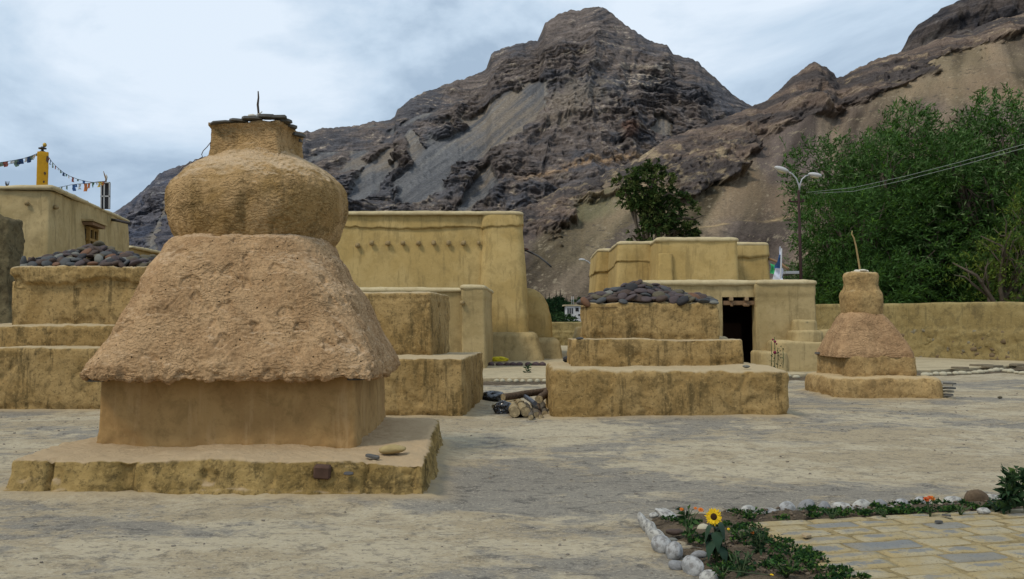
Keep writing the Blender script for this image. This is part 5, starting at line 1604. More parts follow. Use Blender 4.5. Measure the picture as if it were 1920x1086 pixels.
starts = [.0, .02, .0, -.02, -.04, -.08, -.12, -.17, -.2, -.22, -.25, -.3]
row = 0
while v < 2.7:
    h = rr.choice([.19, .23, .26, .22, .28]) if row else .14
    u = starts[min(row, len(starts) - 1)] + rr.uniform(-.05, .05)
    while u < 3.6:
        w = rr.uniform(.30, .58)
        tile(u, u + w, v, v + h, 1000 + k_); k_ += 1
        u += w
    v += h; row += 1
# mortar sheet under the slabs
mort = [PO + PU * a + PV * b for a, b in ((.04, .03), (3.7, .03), (3.7, 2.75), (-.12, 2.75), (-.02, 1.0), (.06, .4))]
bm = bmesh.new(); bm.faces.new([bm.verts.new((p.x, p.y, .036)) for p in mort][::-1]); 
o = put('mortar', bm_mesh(bm), mud('mortar', (.30, .23, .115), (.24, .185, .09), (.08, .06, .035), .5, 0, 40, .6, .01, speck=.5, big=4), pav)
# little chips on the paving
for i, (px, py, s) in enumerate(((1759, 981, .07), (1512, 1007, .13), (1775, 969, .09))):
    q = G(px, py, .05)
    tag(slab(None, q[0], q[1], .062, s, s * .5, .014, 15 + i * 50, 930 + i, M_slate if i != 1 else flat('tan_chip', (.35, .26, .15), .9), 'stone_chip', (4, 3)),
        ('small dark stone chip in the middle of the paving', 'thin tan flake lying on the left part of the paving', 'small dark stone chip at the back edge of the paving')[i], 'stone chip')

# ================================================================ flower bed
bed_out = [G2(1215, 980), G2(1224, 1000), G2(1250, 1035), G2(1285, 1060), G2(1320, 1086), (1.42, 5.4), (1.6, 4.9)]
# soil between the border and the paving, as a band with two edges
bk = [G2(x, y + 3) for x, y in ((1215, 970), (1260, 966), (1373, 962), (1512, 958), (1650, 952), (1787, 944), (1900, 938))] + [(5.2, 9.2)]
fr = [tuple(PO + PU * a + PV * b) for a, b in ((.06, .02), (.5, .03), (1.2, .03), (1.9, .03), (2.6, .03), (3.6, .04))]
strip('bed_soil', [G2(1213, 985), G2(1215, 972)] + bk[1:], [tuple(PO + PU * .08 + PV * .35), tuple(PO + PU * .08 + PV * .05)] + fr[1:], .05, M_soil, 'dark crumbly soil of the back arm of the flower bed', 260, 16, 941, .03)
strip('bed_soil', [G2(1213, 990), G2(1222, 1008), G2(1250, 1044), G2(1285, 1068), G2(1320, 1092), (1.40, 5.5), (1.55, 4.9)], [tuple(PO + PU * a + PV * b) for a, b in ((.08, .0), (.08, .45), (.02, 1.0), (-.04, 1.6), (-.10, 2.2), (-.15, 2.7))],
      .055, M_soil, 'dark crumbly soil of the left arm of the flower bed', 200, 22, 942, .035)
def in_bed(rr):
    if rr.random() < .55:
        t = rr.random() ** .9; b = rr.random()
        a_ = Vector(G2(1235, 985)).lerp(Vector(G2(1330, 1082)), t); c_ = PO + PV * (1.75 * t) + PU * (.03 - .1 * t)
        return a_.lerp(c_, .08 + .9 * b), 'front'
    t = rr.random(); b = rr.random()
    a_ = Vector(G2(1300, 968)).lerp(Vector(G2(1890, 946)), t); c_ = PO + PU * (.05 + 2.5 * t) + PV * -.02
    return a_.lerp(c_, .12 + .86 * b), 'back'
rb = random.Random(31)
# pebbles and clods
bm = bmesh.new()
for _ in range(520):
    p, w = in_bed(rb); s = rb.uniform(.004, .016)
    r_ = bmesh.ops.create_icosphere(bm, subdivisions=1, radius=s)
    bmesh.ops.transform(bm, matrix=Matrix.Translation((p.x, p.y, .05 + s * .3)) @ Matrix.Rotation(rb.uniform(0, 3), 4, 'Z') @ Matrix.Diagonal((1.3, .9, .7, 1)), verts=r_['verts'])
tag(put('clods', bm_mesh(bm), flat('clod', (.13, .10, .07), .95, .1, .5, scale=30)), 'crumbs of earth and pebbles scattered over the flower bed', kind='stuff')
for i, (px, py, s, m_) in enumerate(((1319, 992, (.11, .08, .07), bpy.data.materials['cream_stone']), (1264, 999, (.14, .09, .05), SC_['dark brown']), (1311, 1042, (.11, .07, .05), M_w3), (1395, 1000, (.09, .06, .05), SC_['olive brown']), (1258, 1014, (.1, .05, .03), SC_['pale grey']),
                                     (1843, 960, (.12, .09, .06), M_w1))):
    q = G(px, py, .06); o = put('stone', stone_mesh(950 + i, 2, .2), m_); o.location = (q[0], q[1], .065); o.scale = s
    tag(o, ('cream stone on the bed soil left of the sunflower', 'dark flat stone on the soil at the left of the bed', 'grey pebble on the soil below the sunflower', 'olive pebble beside the first paving slab',
            'pale flake on the soil behind the large left boulder', 'whitish stone among weeds by the back edge of the paving')[i], 'stone')

def leaf_quads(P, D, U, L, W, bend=.0):
    """leaves as four-triangle blades: P base, D direction, U side, arrays"""
    n = len(P)
    L = np.broadcast_to(L, n)[:, None]; W = np.broadcast_to(W, n)[:, None]
    N = np.cross(D, U)
    b = np.broadcast_to(bend, n)[:, None]
    v0 = P; v1 = P + D * L * .45 + U * W * .5 + N * L * b * .2; v2 = P + D * L + N * L * b * -.6; v3 = P + D * L * .45 - U * W * .5 + N * L * b * .2
    V = np.stack([v0, v1, v2, v3], 1).reshape(-1, 3)
    f = np.arange(n * 4).reshape(n, 4)
    return V, f

def leaf_mat(name, cols, back=None, rough=.85, spec=.02):
    """leaf colour varies from leaf to leaf; the underside is paler"""
    t = NT(name, rough, spec)
    c = t.attr()
    if back is not None:
        c = t.mix(t.geo.outputs['Backfacing'], c, back)
    t.color(c)
    t.b.inputs['Subsurface Weight'].default_value = 0.0
    tr = t.n.new('ShaderNodeBsdfTranslucent'); t.link(c, tr.inputs['Color'])
    mx = t.n.new('ShaderNodeMixShader'); mx.inputs[0].default_value = .22
    t.link(t.b.outputs[0], mx.inputs[1]); t.link(tr.outputs[0], mx.inputs[2])
    t.link(mx.outputs[0], t.n['Material Output'].inputs['Surface'])
    return t.m
M_leaf = leaf_mat('garden_leaf', None)
M_willow = leaf_mat('willow_leaf', None, back=(.070, .140, .040))

def unit(v): return v / (np.linalg.norm(v, axis=-1, keepdims=True) + 1e-9)
def rand_dirs(rg, n): return unit(rg.normal(size=(n, 3)))

def leaves_mesh(name, P, D, L, W, cols, rg, bend=.3):
    U = unit(np.cross(D, rand_dirs(rg, len(P))))
    V, f = leaf_quads(P, D, U, L, W, rg.normal(0, bend, len(P)))
    c = np.repeat(cols, 4, 0)
    return mesh_np(name, V, f, False, c)

def colpick(rg, n, pal, w=None, var=.2):
    pal = np.array(pal, np.float32)
    c = pal[rg.choice(len(pal), n, p=w)]
    return c * (1 + rg.normal(0, var, (n, 1))).clip(.4, 1.8)

GP = [(.024, .060, .018), (.036, .085, .024), (.018, .042, .020), (.062, .115, .026)]
def carpet():
    rg = np.random.default_rng(77); rb = random.Random(77)
    P = []
    cen = []
    for _ in range(80):
        p, w = in_bed(rb)
        cen.append(p)
    # denser along the edge of the slabs
    for _ in range(26):
        a = rb.random(); cen.append(PO + PU * (.6 + 1.9 * a) + PV * rb.uniform(-.09, -.02))
    for _ in range(22):
        a = rb.random(); cen.append(PO + PU * rb.uniform(-.30, .0) + PV * rb.uniform(.1, 1.7))
    for p in cen:
        r0 = rb.uniform(.03, .09)
        for _ in range(rb.randrange(25, 70)):
            a = rb.uniform(0, 6.3); q = r0 * rb.random() ** .5
            P.append((p.x + q * math.cos(a), p.y + q * math.sin(a) * .8, .045 + rb.random() * .03 * (1.2 - q / r0)))
    P = np.array(P, np.float32)
    D = rand_dirs(rg, len(P)); D[:, 2] = np.abs(D[:, 2]) * .5 + .1; D = unit(D)
    me = leaves_mesh('ground_cover', P, D, rg.uniform(.018, .04, len(P)), rg.uniform(.012, .026, len(P)), colpick(rg, len(P), GP), rg)
    tag(put('ground_cover', me, M_leaf), 'low green weeds and creepers covering the bed and the edge of the paving', kind='stuff')
carpet()

def bushy(name, label, cat, px, py, h, nst, seed, leafL, pal, spread=.10, flowers=(), zb=.05, dens=1.0, group=None):
    """small herb: stems with leaves and flower heads"""
    rg = np.random.default_rng(seed); rr = random.Random(seed)
    q = G(px, py, zb)
    t = thing(name, label, cat, q, group)
    P = []; D = []; L = []
    bm = bmesh.new()
    tips = []
    for i in range(nst):
        a = rr.uniform(0, 6.28); sp = spread * rr.uniform(.2, 1); hh = h * rr.uniform(.65, 1)
        top = Vector((sp * math.cos(a), sp * math.sin(a), hh))
        pts = [Vector((0, 0, -.02)), Vector((top.x * .4, top.y * .4, hh * .4)), Vector((top.x * .8, top.y * .8, hh * .75)), top]
        bm_tube(bm, [Vector(q) + p for p in pts], [.006, .005, .004, .003], 5)
        tips.append(Vector(q) + top)
        for j in range(int(hh / .018 * dens)):
            s = rr.uniform(.12, 1); k = s * 3; i0 = min(2, int(k)); p = pts[i0].lerp(pts[i0 + 1], k - i0)
            b = rr.uniform(0, 6.28)
            P.append(tuple(Vector(q) + p)); D.append((math.cos(b), math.sin(b), rr.uniform(-.35, .75))); L.append(leafL * rr.uniform(.6, 1.1) * (1.15 - .4 * s))
    put('stems', bm_mesh(bm), flat('stem_green', (.06, .09, .035), .7) if 'stem_green' not in bpy.data.materials else bpy.data.materials['stem_green'], t)
    P = np.array(P, np.float32); D = unit(np.array(D, np.float32)); L = np.array(L, np.float32)
    put('foliage', leaves_mesh('foliage', P, D, L, L * .42, colpick(rg, len(P), pal), rg, .5), M_leaf, t)
    for (fx, fy, fr_, m_) in flowers:
        d = q[1]
        c = Vector(A(fx, fy, d))
        bm = bmesh.new()
        for ring, (k, zo) in enumerate(((1, 0), (.72, .3), (.45, .5))):
            for i in range(11):
                a = i * .571 + ring; r1 = fr_ * k
                v0 = bm.verts.new((0, 0, 0)); v1 = bm.verts.new((r1 * math.cos(a - .22), r1 * math.sin(a - .22), fr_ * zo)); v2 = bm.verts.new((r1 * 1.1 * math.cos(a), r1 * 1.1 * math.sin(a), fr_ * zo * .8)); v3 = bm.verts.new((r1 * math.cos(a + .22), r1 * math.sin(a + .22), fr_ * zo))
                bm.faces.new((v0, v1, v2, v3))
        bmesh.ops.transform(bm, matrix=Matrix.Translation(c) @ Matrix.Rotation(R(38), 4, 'X'), verts=bm.verts)
        put('flower', bm_mesh(bm), m_, t)
        near = min(tips, key=lambda p: (p - c).length)
        tube_obj('flower_stalk', [near.lerp(Vector(q), .3), near.lerp(c, .5) - Vector((0, 0, .01)), c], .0025, bpy.data.materials['stem_green'], t, 4)
    return t
M_or = flat('marigold_orange', (.62, .17, .015), .6, .2, .3, scale=60)
M_ro = flat('marigold_red', (.55, .09, .012), .6, .2, .3, scale=60)
M_ye = flat('petal_yellow', (.80, .52, .015), .5, .2, .12, scale=60)
DK = [(.020, .048, .022), (.030, .062, .030), (.045, .08, .035)]
bushy('marigold_plant', 'tall leafy marigold with orange buds at the back left of the bed', 'plant', 1291, 1012, .23, 4, 11, .085, GP[:3] + [(.06, .12, .04)], .05, ((1278, 955, .014, M_or), (1314, 956, .019, M_or), (1304, 953, .012, M_or)), dens=.9)
bushy('marigold_plant', 'small marigold with two orange-red flower heads near the back row of stones', 'plant', 1744, 966, .15, 5, 12, .05, DK, .05, ((1737, 936, .022, M_ro), (1748, 934, .022, M_or), (1743, 933, .018, M_ro)))
bushy('herb', 'dark bushy herb at the corner of the paving', 'plant', 1425, 1040, .19, 9, 13, .05, DK, .09, ((1411, 999, .012, M_or),), dens=1.6)
bushy('herb', 'low dark herb at the bottom of the bed below the sunflower', 'plant', 1390, 1080, .15, 9, 14, .045, DK, .10, (), dens=1.6)
bushy('herb', 'bright green weed beside the front corner of the paving', 'plant', 1475, 1078, .10, 9, 15, .045, GP, .11, (), dens=2)
bushy('herb', 'bright green creeping plant between the sunflower and the first slabs', 'plant', 1390, 1012, .08, 9, 16, .045, GP[1:], .12, ((1366, 992, .010, M_ye), (1396, 1013, .009, M_or)), dens=2)
bushy('herb', 'small green weed at the bottom edge of the bed', 'plant', 1355, 1084, .07, 6, 17, .04, GP, .06, ((1447, 1079, .012, M_ye),), dens=2)
bushy('herb', 'sparse weed in front of the grey stones of the back row', 'plant', 1560, 972, .08, 6, 18, .035, DK, .10, (), dens=1.5)
bushy('herb', 'low weed on the back arm of the bed right of its middle', 'plant', 1660, 968, .07, 6, 19, .035, GP, .12, (), dens=1.5)
bushy('herb', 'leafy weed in front of the brown boulder', 'plant', 1800, 962, .07, 6, 20, .035, GP, .12, ((1765, 965, .008, M_ye),), dens=1.5)
bushy('leafy_plant', 'tall dark plant with long arching leaves, left of the pair at the right edge', 'plant', 1893, 960, .36, 5, 21, .12, DK + [(.06, .11, .04)], .07, (), dens=1.3)
bushy('leafy_plant', 'tall dark plant with long arching leaves cut by the right edge', 'plant', 1922, 959, .38, 5, 22, .12, DK + [(.07, .12, .03)], .07, (), dens=1.3)
bushy('leafy_plant', 'blue-green low leafy plant between the brown boulder and the tall plants', 'plant', 1868, 958, .10, 6, 23, .05, [(.05, .085, .06), (.035, .06, .04)], .08, (), dens=1.6)
bushy('seedling', 'small seedling on the soil in front of the raised path', 'plant', 989, 705, .32, 3, 24, .16, DK, .08, (), zb=.02, dens=.6)
# hollyhock by the steps
hh = thing('hollyhock', 'thin hollyhock stalks with dark red blooms in front of the mud steps', 'plant', A(1452, 690, 26.5))
for i, (x, y0_, y1) in enumerate(((1452, 692, 632), (1446, 692, 640), (1458, 690, 652), (1468, 690, 655))):
    tube_obj('stalk', [A(x, y0_, 26.5), A(x + 1, (y0_ + y1) / 2, 26.5), A(x, y1, 26.5)], .009, M_weed, hh, 5)
M_hol = flat('crimson_petal', (.16, .012, .04), .6, .2, .2)
for i, (x, y, s) in enumerate(((1453, 641, .075), (1449, 637, .05), (1453, 661, .085), (1456, 645, .05))):
    o = put('bloom', stone_mesh(970 + i, 2, .35), M_hol, hh, world=False); q = Vector(A(x, y, 26.45)) - hh.location; o.location = q; o.scale = (s, s, s)
rg = np.random.default_rng(5)
P = np.array([A(rg.uniform(1443, 1470), rg.uniform(650, 690), 26.5) for _ in range(36)], np.float32)
put('foliage', leaves_mesh('foliage', P, unit(rg.normal(size=(36, 3))), rg.uniform(.05, .10, 36), .035, colpick(rg, 36, DK), rg), M_leaf, hh)

# sunflower
def sunflower():
    base = Vector(G(1344, 1052, .05)); d = base.y
    head = Vector(A(1338, 969, d - .02))
    t = thing('sunflower', 'sunflower with one yellow bloom and drooping dark leaves in the front bed', 'plant', base)
    mid = base.lerp(head, .5) + Vector((.012, 0, 0))
    tube_obj('stem', [base - Vector((0, 0, .03)), mid, head + Vector((.0, .03, -.03)), head + Vector((0, .012, 0))], [.010, .008, .007, .010], bpy.data.materials['stem_green'], t, 7)
    Mh = Matrix.Translation(head) @ Matrix.Rotation(R(76), 4, 'X') @ Matrix.Rotation(R(5), 4, 'Y')
    rr = random.Random(3)
    for ring, (n, r0, r1, zo) in enumerate(((21, .020, .058, -.002), (21, .019, .052, .003))):
        for i in range(n):
            a = (i + .5 * ring) / n * 2 * math.pi + rr.uniform(-.06, .06); k = r1 * rr.uniform(.88, 1.08); w = .0062; dr = rr.uniform(-.008, .010)
            bm = bmesh.new()
            c, s = math.cos(a), math.sin(a)
            def pt(r_, o_, z): return bm.verts.new((c * r_ - s * o_, s * r_ + c * o_, z + zo))
            v = [pt(r0, -w * .5, 0), pt(r0, w * .5, 0), pt((r0 + k) / 2, w, .004), pt(k * .88, w * .6, dr * .6), pt(k, 0, dr), pt(k * .88, -w * .6, dr * .6), pt((r0 + k) / 2, -w, .004)]
            bm.faces.new(v)
            bmesh.ops.transform(bm, matrix=Mh, verts=bm.verts)
            put('petal', bm_mesh(bm), M_ye, t)
    bm = bmesh.new()
    n = 24
    rows = [(0, .011), (.008, .0115), (.015, .010), (.021, .006), (.0235, .0), (.018, -.008), (0, -.010)]
    g = [[bm.verts.new((r_ * math.cos(6.2832 * i / n), r_ * math.sin(6.2832 * i / n), z)) for i in range(n)] for r_, z in ((.001, .011),) + tuple(rows[1:-1]) + ((.001, -.010),)]
    for a_, b_ in zip(g, g[1:]):
        for i in range(n): bm.faces.new((a_[i], b_[i], b_[(i + 1) % n], a_[(i + 1) % n])).smooth = True
    bmesh.ops.transform(bm, matrix=Mh, verts=bm.verts)
    put('seed_disc', bm_mesh(bm), flat('seed_disc', (.055, .028, .012), .9, .1, .5, bump=1, scale=180), t)
    for i in range(11):
        a = i * 2.4 + .5; s = .18 + .65 * i / 10; p0 = base.lerp(head, s) + Vector((.006, 0, 0))
        out = Vector((math.cos(a), math.sin(a) * .9, 0)); L = .125 - .04 * s
        bm = bmesh.new(); side = Vector((-out.y, out.x, 0)); rowsv = []
        for j in range(7):
            u = j / 6; p = p0 + out * (L * (.25 + .65 * u - .15 * u * u)) + Vector((0, 0, .02 - .13 * u * u - .0 * u))
            if j == 0: p = p0
            w = .042 * math.sin(min(1, u * 1.05 + .02) * math.pi) ** .8 * (1.2 - .4 * u)
            rowsv.append([bm.verts.new(p - side * w + Vector((0, 0, -.008))), bm.verts.new(p), bm.verts.new(p + side * w + Vector((0, 0, -.008)))])
        for a_, b_ in zip(rowsv, rowsv[1:]):
            for c_ in (0, 1): bm.faces.new((a_[c_], b_[c_], b_[c_ + 1], a_[c_ + 1])).smooth = True
        put('leaf', bm_mesh(bm), bpy.data.materials.get('sun_leaf') or flat('sun_leaf', (.022, .050, .026), .6, .2, .3, scale=20), t)
sunflower()

# ================================================================ gravel and litter on the yard
bm = bmesh.new(); rr = random.Random(9)
n_ = 0
for _ in range(1300):
    y = 5.5 + 16 * rr.random() ** 1.3; x = rr.uniform(-.58, .58) * y + .3
    s = rr.choice([.002, .002, .003, .003, .004, .006]) * (1 + y / 16)
    if any(cs_min[0] - .1 < x < cs_max[0] + .1 and cs_min[1] - .1 < y < cs_max[1] + .1 for cs_min, cs_max in [((min(c[0] for c in cs), min(c[1] for c in cs)), (max(c[0] for c in cs), max(c[1] for c in cs))) for cs in FOOT]): continue
    if x > 1.0 and y < 9 and y < 7.9 + (x - 1) * .35: continue
    r_ = bmesh.ops.create_cube(bm, size=s * 2)
    bmesh.ops.transform(bm, matrix=Matrix.Translation((x, y, s * .35 + float(ground_z(np.array([x]), np.array([y]))[0]))) @ Matrix.Rotation(rr.uniform(0, 3), 4, 'Z') @ Matrix.Rotation(rr.uniform(0, 1), 4, 'X') @ Matrix.Diagonal((rr.uniform(.8, 1.8), 1, .6, 1)), verts=r_['verts'])
tag(put('gravel', bm_mesh(bm), flat('gravel', (.22, .19, .15), .95, .1, .6, scale=3)), 'small grit scattered on the trodden earth', kind='stuff')

# ================================================================ lamp posts and wires
M_post = flat('rust_paint', (.035, .018, .016), .7, .2, .3)
M_galv = flat('galvanised', (.35, .36, .37), .45, .5, .2, metal=.3)
M_lampw = flat('lamp_shell', (.45, .45, .44), .45, .3, .1)
M_lens = flat('lamp_lens', (.40, .36, .22), .25, .5)
def lamp_post(label, px, pybase, pytop, d, arms, k=1.0):
    x = PX(px, d, 500); t = thing('street_lamp', label, 'street lamp', (x, d, 0), 'street lamps')
    zt_ = PZ(pytop, d)
    tube_obj('pole', [(x + .08, d, 0), (x + .03, d, zt_ * .5), (x - .03, d, zt_)], [.075, .065, .05], M_post, t, 10)
    zc_ = PZ(pytop + 21, d) if k > .9 else PZ(pytop + 10, d)
    if k > .9:
        box_obj('crossbar', (x - .12, d, zc_), (.62, .05, .06), M_post, t)
        for o_ in (-.38, .14): box_obj('insulator', (x + o_, d, zc_ + .06), (.06, .06, .09), M_post, t)
    else:
        box_obj('crossbar', (x, d, zc_), (.9, .06, .07), M_post, t); box_obj('crossbar', (x, d, zc_ - .3), (.6, .06, .07), M_post, t)
    for pts, hd in arms:
        P = [Vector(A(a, b, d)) for a, b in pts]
        tube_obj('arm', P, .028 * (1 if k > .9 else 1.5), M_galv, t, 7)
        (ha, hb), (hc, hd2), hw = hd
        p0, p1 = Vector(A(ha, hb, d)), Vector(A(hc, hd2, d))
        ax = (p1 - p0); L = ax.length; ax.normalize()
        rot = ax.to_track_quat('X', 'Z').to_matrix()
        for nm, m_, zc2, sz, kk in (('shade', M_lampw, .02, (L, hw, .20 * L / .6), 1), ('lens', M_lens, -.07 * L / .6, (L * .62, hw * .7, .12 * L / .6), 0)):
            me = stone_mesh(3, 3, 0)
            o = put(nm, me, m_, t, world=False)
            o.matrix_local = Matrix.Translation((p0 + p1) / 2 - t.location + Vector((0, 0, zc2))) @ rot.to_4x4() @ Matrix.Diagonal((sz[0], sz[1], sz[2], 1))
    return t
dL = 38.5
lamp_post('tall double-headed street lamp on a rusty pole beside the willows', 1500, 640, 357, dL,
          [([(1499, 360), (1498, 348), (1493, 335), (1485, 326), (1477, 322)], ((1452, 314), (1479, 323), .26)), ([(1499, 360), (1500, 346), (1504, 336), (1511, 330), (1519, 328)], ((1515, 327), (1541, 331), .26))])
lamp_post('distant single street lamp between the hall and the stepped temple', 1113, 600, 508, 78,
          [([(1113, 512), (1112, 503), (1108, 495), (1102, 490), (1096, 488)], ((1085, 487), (1098, 488), .4))], .5)
M_wire = flat('pale_wire', (.22, .25, .22), .6)
def wire(pts, r_, label, m_=M_wire, name='overhead_wire'):
    return tag(tube_obj(name, pts, r_, m_, None, 5), label, 'wire')
for i, (off, lab) in enumerate(((0, 'upper overhead wire running from the street lamp to the right'), (7, 'lower overhead wire running from the street lamp to the right'))):
    wire([A(1512 + off * 2, 361 + off * .2, dL), A(1600, 352 + off, 34), A(1700, 330 + off, 30), A(1800, 304 + off, 26.5), A(1930, 268 + off, 23)], .007, lab)
# prayer flags
FC = [('blue', (.06, .13, .30)), ('white', (.55, .55, .55)), ('red', (.30, .10, .08)), ('green', (.08, .17, .11)), ('yellow', (.55, .40, .08)), ('orange', (.52, .18, .06)), ('faded green', (.16, .22, .17)), ('dark blue', (.03, .06, .14))]
FM = [flat('flag_' + n.replace(' ', '_'), c, .85, .1) for n, c in FC]
def flag_string(label, pts, d0, d1, flags, r_=.008):
    P = [Vector(A(x, y, d0 + (d1 - d0) * i / (len(pts) - 1))) for i, (x, y) in enumerate(pts)]
    t = thing('prayer_flag_string', label, 'prayer flags', P[0], 'prayer flag strings on the left roof')
    tube_obj('cord', P, r_, M_drk, t, 4)
    rr = random.Random(len(pts) * 7 + int(pts[0][0]))
    for u, ci, s in flags:
        k = u * (len(P) - 1); i = min(len(P) - 2, int(k)); p = P[i].lerp(P[i + 1], k - i); dr = (P[i + 1] - P[i]).normalized()
        w, h = s * rr.uniform(.6, 1.0), s * rr.uniform(.45, 1.0)
        bm = bmesh.new(); gr = []
        for b in range(4):
            gr.append([bm.verts.new(p + dr * (a / 4 - .5) * w * (1 - .25 * b / 3) + Vector((.06 * s * b * rr.uniform(-1, 1.5), .10 * s * math.sin(a * 2 + b), -h * b / 3))) for a in range(5)])
        for b in range(3):
            for a in range(4): bm.faces.new((gr[b][a], gr[b][a + 1], gr[b + 1][a + 1], gr[b + 1][a]))
        put('flag', bm_mesh(bm), FM[ci], t)
    return t
flag_string('string of little prayer flags sagging from the yellow post to the roof rack', [(91, 294), (97, 303), (105, 312), (118, 323), (130, 330), (145, 336), (165, 341), (197, 344)], 27.9, 31,
            [(.02, 2, .14), (.08, 0, .16), (.17, 6, .16), (.27, 2, .17), (.33, 1, .12), (.38, 6, .16), (.44, 7, .15), (.5, 3, .1), (.56, 1, .1), (.63, 2, .17), (.72, 6, .1), (.8, 0, .14), (.88, 1, .08)])
flag_string('string of bright prayer flags rising from the roof edge to the rack', [(107, 352), (118, 350), (132, 347), (147, 345), (165, 344), (182, 341), (197, 340)], 27, 31,
            [(.03, 2, .16), (.13, 6, .24), (.25, 6, .14), (.4, 0, .24), (.45, 0, .16), (.52, 1, .2), (.62, 5, .26), (.68, 5, .2), (.76, 3, .18), (.82, 1, .14), (.87, 4, .24), (.91, 4, .2), (.95, 5, .2), (.98, 2, .16)])
flag_string('string of faded prayer flags running from the yellow post out of the left edge', [(72, 287), (60, 292), (45, 297), (25, 301), (0, 305), (-30, 309)], 28, 27,
            [(.05, 6, .13), (.14, 1, .12), (.22, 6, .2), (.27, 7, .18), (.35, 1, .14), (.48, 7, .2), (.54, 6, .2), (.62, 1, .14), (.72, 2, .18), (.8, 6, .18), (.9, 7, .18)])
tag(tube_obj('cord', [A(40, 304, 27.5), A(20, 307, 27.3), A(-20, 312, 27)], .007, M_drk, None, 4), 'thin bare cord below the left prayer flags', 'cord')
# tall blue and white flag behind the entrance wing
fl = thing('prayer_flag', 'tall blue and white prayer flag on a pole behind the entrance wing', 'flag', (PX(1461, 34), 34, 0))
tube_obj('pole', [(PX(1467, 34), 34, 0), A(1464, 520, 34), A(1465, 466, 34)], .03, M_wht, fl, 6)
def cloth(name, corners, m_, par, seed, n=9):
    a, b, c, e_ = [np.array(A(x, y, d)) for x, y, d in corners]
    V = []
    for j in range(n):
        for i in range(n):
            s, t = i / (n - 1), j / (n - 1)
            V.append((a * (1 - s) + b * s) * (1 - t) + (e_ * (1 - s) + c * s) * t)
    V = np.array(V, np.float32); V[:, 1] += fbm(V, 3.5, 3, seed) * .18; V[:, 0] += fbm(V, 3, 2, seed + 1) * .03
    return put(name, mesh_np(name, V, grid_faces(n, n)), m_, par)
cloth('cloth', ((1462, 476, 34), (1466, 476, 34), (1468, 503, 34), (1453, 503, 34)), FM[0], fl, 21)
cloth('cloth', ((1453, 503, 34), (1468, 503, 34), (1468, 528, 34), (1449, 528, 34)), flat('white_cloth', (.62, .64, .74), .8), fl, 22)
cloth('streamer', ((1462, 462, 34), (1465, 462, 34), (1466, 478, 34), (1461, 478, 34)), bpy.data.materials['white_cloth'], fl, 23, 5)
cloth('cloth', ((1444, 494, 34.4), (1453, 497, 34.4), (1450, 514, 34.4), (1442, 512, 34.4)), flat('bright_green_cloth', (.05, .42, .14), .8), fl, 24, 5)
box = thing('shed', 'small pale-roofed shed glimpsed behind the flag and the willows', 'shed', (PX(1475, 44), 45, 0))
box_obj('wall', (PX(1475, 45), 45, 1.75), (.55, 2, 3.4), M_drk, box); box_obj('roof', (PX(1475, 44.5), 44.5, PZ(513, 44.5)), (.6, 2.2, .12), M_galv, box)

# ================================================================ trees
M_trunk = flat('willow_bark', (.10, .08, .06), .95, .1, .4, bump=.6, scale=3)
WP = [(.023, .055, .009), (.042, .092, .014), (.072, .142, .022), (.032, .070, .016), (.15, .22, .09)]
def tree_meshes(seed, blobs, ntw, lpt, L, W, pal, H0, up=.45, wind=.5, tw=.7, fill=.35, w=None, clump=-.16):
    """trunk and limbs to every leaf mass, and the leaves on twigs standing out of it; base at the origin"""
    rg = np.random.default_rng(seed); rr = random.Random(seed)
    bm = bmesh.new()
    fork = Vector((0, 0, H0))
    bm_tube(bm, [(0, 0, -.3), (.08, .02, H0 * .5), fork], [.34, .27, .22], 10, wob=.1, seed=seed)
    B = np.array([b[:6] for b in blobs], np.float32)
    for i, b in enumerate(blobs):
        c = Vector(b[:3]); m = fork.lerp(c, .5) + Vector((rr.uniform(-.4, .4), rr.uniform(-.4, .4), -.3))
        bm_tube(bm, [fork - Vector((0, 0, .3)), m, c, c + Vector((rr.uniform(-1, 1), rr.uniform(-1, 1), b[5] * .6))], [.15, .10, .06, .02], 7, wob=.1, seed=i)
        for j in range(5):
            d_ = Vector(rand_dirs(rg, 1)[0]); 
            bm_tube(bm, [m.lerp(c, rr.random()), c + Vector((d_.x * b[3] * .5, d_.y * b[4] * .5, d_.z * b[5] * .5)), c + Vector((d_.x * b[3] * .95, d_.y * b[4] * .95, abs(d_.z) * b[5] * .95))], [.04, .03, .01], 5)
    trunk = bm_mesh(bm)
    area = (B[:, 3] * B[:, 5]); area = area / area.sum()
    ci = rg.choice(len(B), ntw, p=area)
    d = rand_dirs(rg, ntw)
    rad = np.where(rg.random(ntw) < fill, rg.uniform(.35, .85, ntw), rg.uniform(.82, 1.02, ntw))
    P0 = B[ci, :3] + d * B[ci, 3:6] * rad[:, None]
    cl = fbm(P0, .62, 3, seed + 5)
    keep = cl > clump
    P0, d, ci = P0[keep], d[keep], ci[keep]
    P0 = P0 + d * (cl[keep][:, None] * 1.15)
    tdir = unit(d * .9 + np.array([wind * .5, 0, up]) + rg.normal(0, .35, d.shape))
    n = len(P0)
    k = np.arange(lpt)
    tl = tw * rg.uniform(.6, 1.3, n)
    s = (k[None, :] + rg.random((n, lpt))) / lpt
    P = P0[:, None] + tdir[:, None] * (tl[:, None] * s)[..., None]
    P[..., 2] -= (s ** 2) * tl[:, None] * .35          # twigs arch over
    D = unit(tdir[:, None] * .9 + rg.normal(0, .65, (n, lpt, 3)) + np.array([wind * .35, 0, -.25]))
    col = colpick(rg, n, pal, w, .12)[:, None] * (1 + rg.normal(0, .22, (n, lpt, 1))).clip(.5, 1.8)
    m = n * lpt
    me = leaves_mesh('crown', P.reshape(m, 3).astype(np.float32), D.reshape(m, 3).astype(np.float32), L * rg.uniform(.6, 1.25, m), W * rg.uniform(.7, 1.2, m), col.reshape(m, 3), rg, .35)
    return trunk, me
